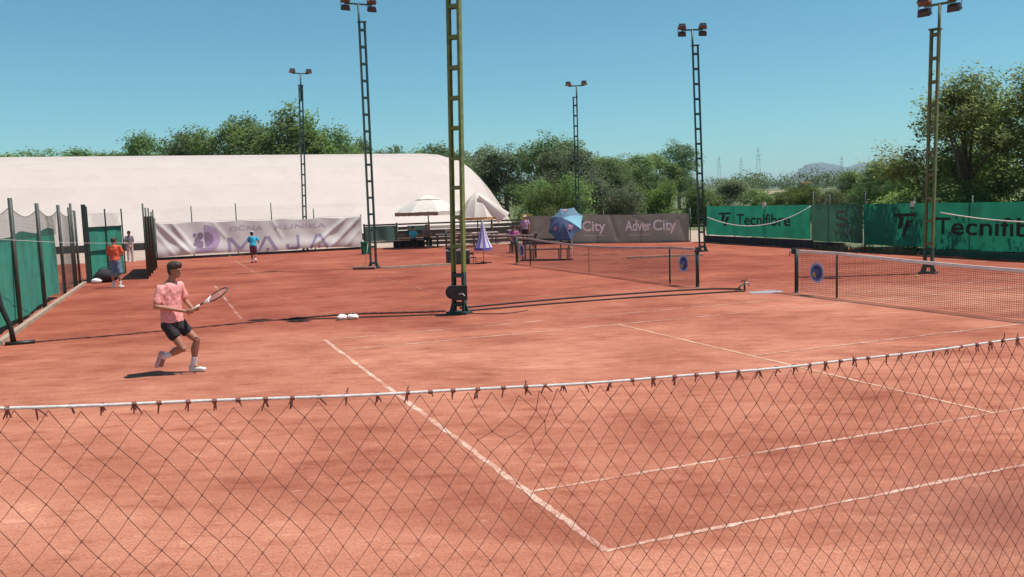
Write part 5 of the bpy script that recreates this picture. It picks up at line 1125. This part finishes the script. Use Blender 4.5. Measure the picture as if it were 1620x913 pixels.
for (x, y, a, b, rz, lab) in ((107.5, 143.5, 6, 3.5, 0.75, 'upper pale strip of bare earth in the distant scrub'), (104.5, 124.5, 5, 3.5, 0.75, 'lower pale strip of bare earth in the distant scrub')):
    rnd = random.Random(int(x)); m = MB(); ring_ = []
    for i in range(26):
        t = i * 6.283 / 26; k = rnd.uniform(.8, 1.1); px, py = x + k * (a * math.cos(t) * math.cos(-rz) - b * math.sin(t) * math.sin(-rz)), y + k * (a * math.cos(t) * math.sin(-rz) + b * math.sin(t) * math.cos(-rz)); ring_.append((px, py, tz(px, py) + 0.2 + rnd.uniform(0, .5)))
    cz = tz(x, y) + 0.7
    for i in range(26): m.face([ring_[i], ring_[(i + 1) % 26], (x, y, cz)]); m.face([ring_[(i + 1) % 26], ring_[i], (ring_[i][0], ring_[i][1], ring_[i][2] - 2), (ring_[(i + 1) % 26][0], ring_[(i + 1) % 26][1], ring_[(i + 1) % 26][2] - 2)])
    tag(m.build('bare_earth', 'bare_earth'), lab, 'earth', kind='structure')

# ------------------------------------------------------------------ far things
def pylon(x, y, top, label):
    b = tz(x, y); h = top - b; e = empty('power_pylon', (x, y, b), label, 'pylon', 'power pylons', R(-40)); wb = h * .075; m = MB(); r = 0.085
    for sx in (-1, 1):
        for sy in (-1, 1): m.bar((sx * wb, sy * wb, 0), (sx * h * .012, sy * h * .012, h), r)
    n = 9
    for i in range(n):
        z0, z1 = h * (1 - (1 - i / n) ** .85), h * (1 - (1 - (i + 1) / n) ** .85); w0, w1 = wb + (h * .012 - wb) * z0 / h, wb + (h * .012 - wb) * z1 / h
        for sy in (-1, 1): m.bar((-w0, sy * w0, z0), (w1, sy * w1, z1), r * .7); m.bar((w0, sy * w0, z0), (-w1, sy * w1, z1), r * .7)
    m.build('tower', 'pylon', e)
    for z, l in ((.70, .08), (.80, .10), (.90, .07)): m = MB(); m.bar((-h * l, 0, h * z), (h * l, 0, h * z), 0.15); m.build('arm', 'pylon', e)
pylon(449.4, 569.4, 42.0, 'tallest distant pylon right of the four-lamp dark mast'); pylon(562.1, 740.3, 42.5, 'small distant pylon left of the tallest one'); pylon(585.4, 622.3, 37.0, 'distant pylon before the blue mountain'); pylon(281.9, 529.5, 37.5, 'thin distant pylon between the two dark masts'); pylon(540.7, 749.1, 45.0, 'faint distant pylon just right of the four-lamp mast')
hx_, hy_ = 290.0, 330.8; hb = tz(hx_, hy_); ho = empty('house', (hx_, hy_, hb), 'tiny distant house with red roof on the skyline', 'house', rz=R(-35))
ho.scale = (0.42,) * 3; m = MB(); m.box((0, 0, 2.9), (11, 8, 5.8)); wl_ = m.build('wall', 'house_wall', ho)
m = MB(); m.raw([(-6, -4.6, 5.8), (6, -4.6, 5.8), (6, 4.6, 5.8), (-6, 4.6, 5.8), (-6, 0, 8.2), (6, 0, 8.2)], [(0, 1, 5, 4), (2, 3, 4, 5), (1, 2, 5), (3, 0, 4), (3, 2, 1, 0)]); m.build('roof', 'roof_red', ho)
for x in (-3.2, 0, 3.2): m = MB(); m.box((x, -4.02, 3.9), (1.2, 0.08, 1.4)); m.build('window', 'glass_dark', ho)
def mountain():
    m = MB(); n, q = 60, 14; ux = V((0.925, -0.379, 0)); vy = V((0.379, 0.925, 0)); c = V((4600, 4920, 0)); idx = []
    def hgt(s):   # ridge profile, s in metres along the ridge
        pts = [(-1000, 60), (-420, 100), (-330, 165), (-230, 232), (-140, 238), (-60, 222), (30, 196), (90, 205), (150, 228), (220, 222), (330, 205), (460, 180), (650, 150), (1000, 110), (1500, 60)]
        for (a, b), (c_, d) in zip(pts, pts[1:]):
            if a <= s <= c_: t = (s - a) / (c_ - a); t = t * t * (3 - 2 * t) * .5 + t * .5; return b + (d - b) * t
        return 60
    rnd = random.Random(3)
    for i in range(n + 1):
        s = -1000 + 2500 * i / n; row = []
        for j in range(q + 1):
            t = (j / q - .5) * 2; z = (hgt(s) + rnd.uniform(-3, 3)) * (1 - abs(t) ** 1.2) - 5; m.v.append(tuple(c + ux * s + vy * t * 520 + V((0, 0, z)))); row.append(len(m.v) - 1)
        idx.append(row)
    for i in range(n):
        for j in range(q): m.f.append((idx[i][j], idx[i + 1][j], idx[i + 1][j + 1], idx[i][j + 1])); m.m.append(0)
    tag(m.build('mountain', 'mountain', None, True), 'pale blue twin-peaked mountain on the horizon', 'mountain', kind='structure')
mountain()
# ------------------------------------------------------------------ haze
HAZE = 1.05e-4
m = MB(); m.box((3000, 3000, 147), (16000, 16000, 310))
hz = m.build('haze', 'puddle'); hz.data.materials.clear(); hm = bpy.data.materials.new('haze'); hm.use_nodes = True; ht_ = hm.node_tree; ht_.nodes.clear()
pv = ht_.nodes.new('ShaderNodeVolumePrincipled'); pv.inputs['Density'].default_value = HAZE; pv.inputs['Color'].default_value = (0.80, 0.90, 0.97, 1); ou = ht_.nodes.new('ShaderNodeOutputMaterial'); ht_.links.new(pv.outputs[0], ou.inputs['Volume'])
hz.data.materials.append(hm); tag(hz, 'thin pale blue haze in the air', 'haze', kind='stuff')

for o in COL.objects:                                         # meshes of cords too fine to pick apart
    if o.name.split('.')[0] in ('cord_mesh', 'net_mesh', 'netting', 'wire_netting', 'strings'): o['kind'] = 'stuff'
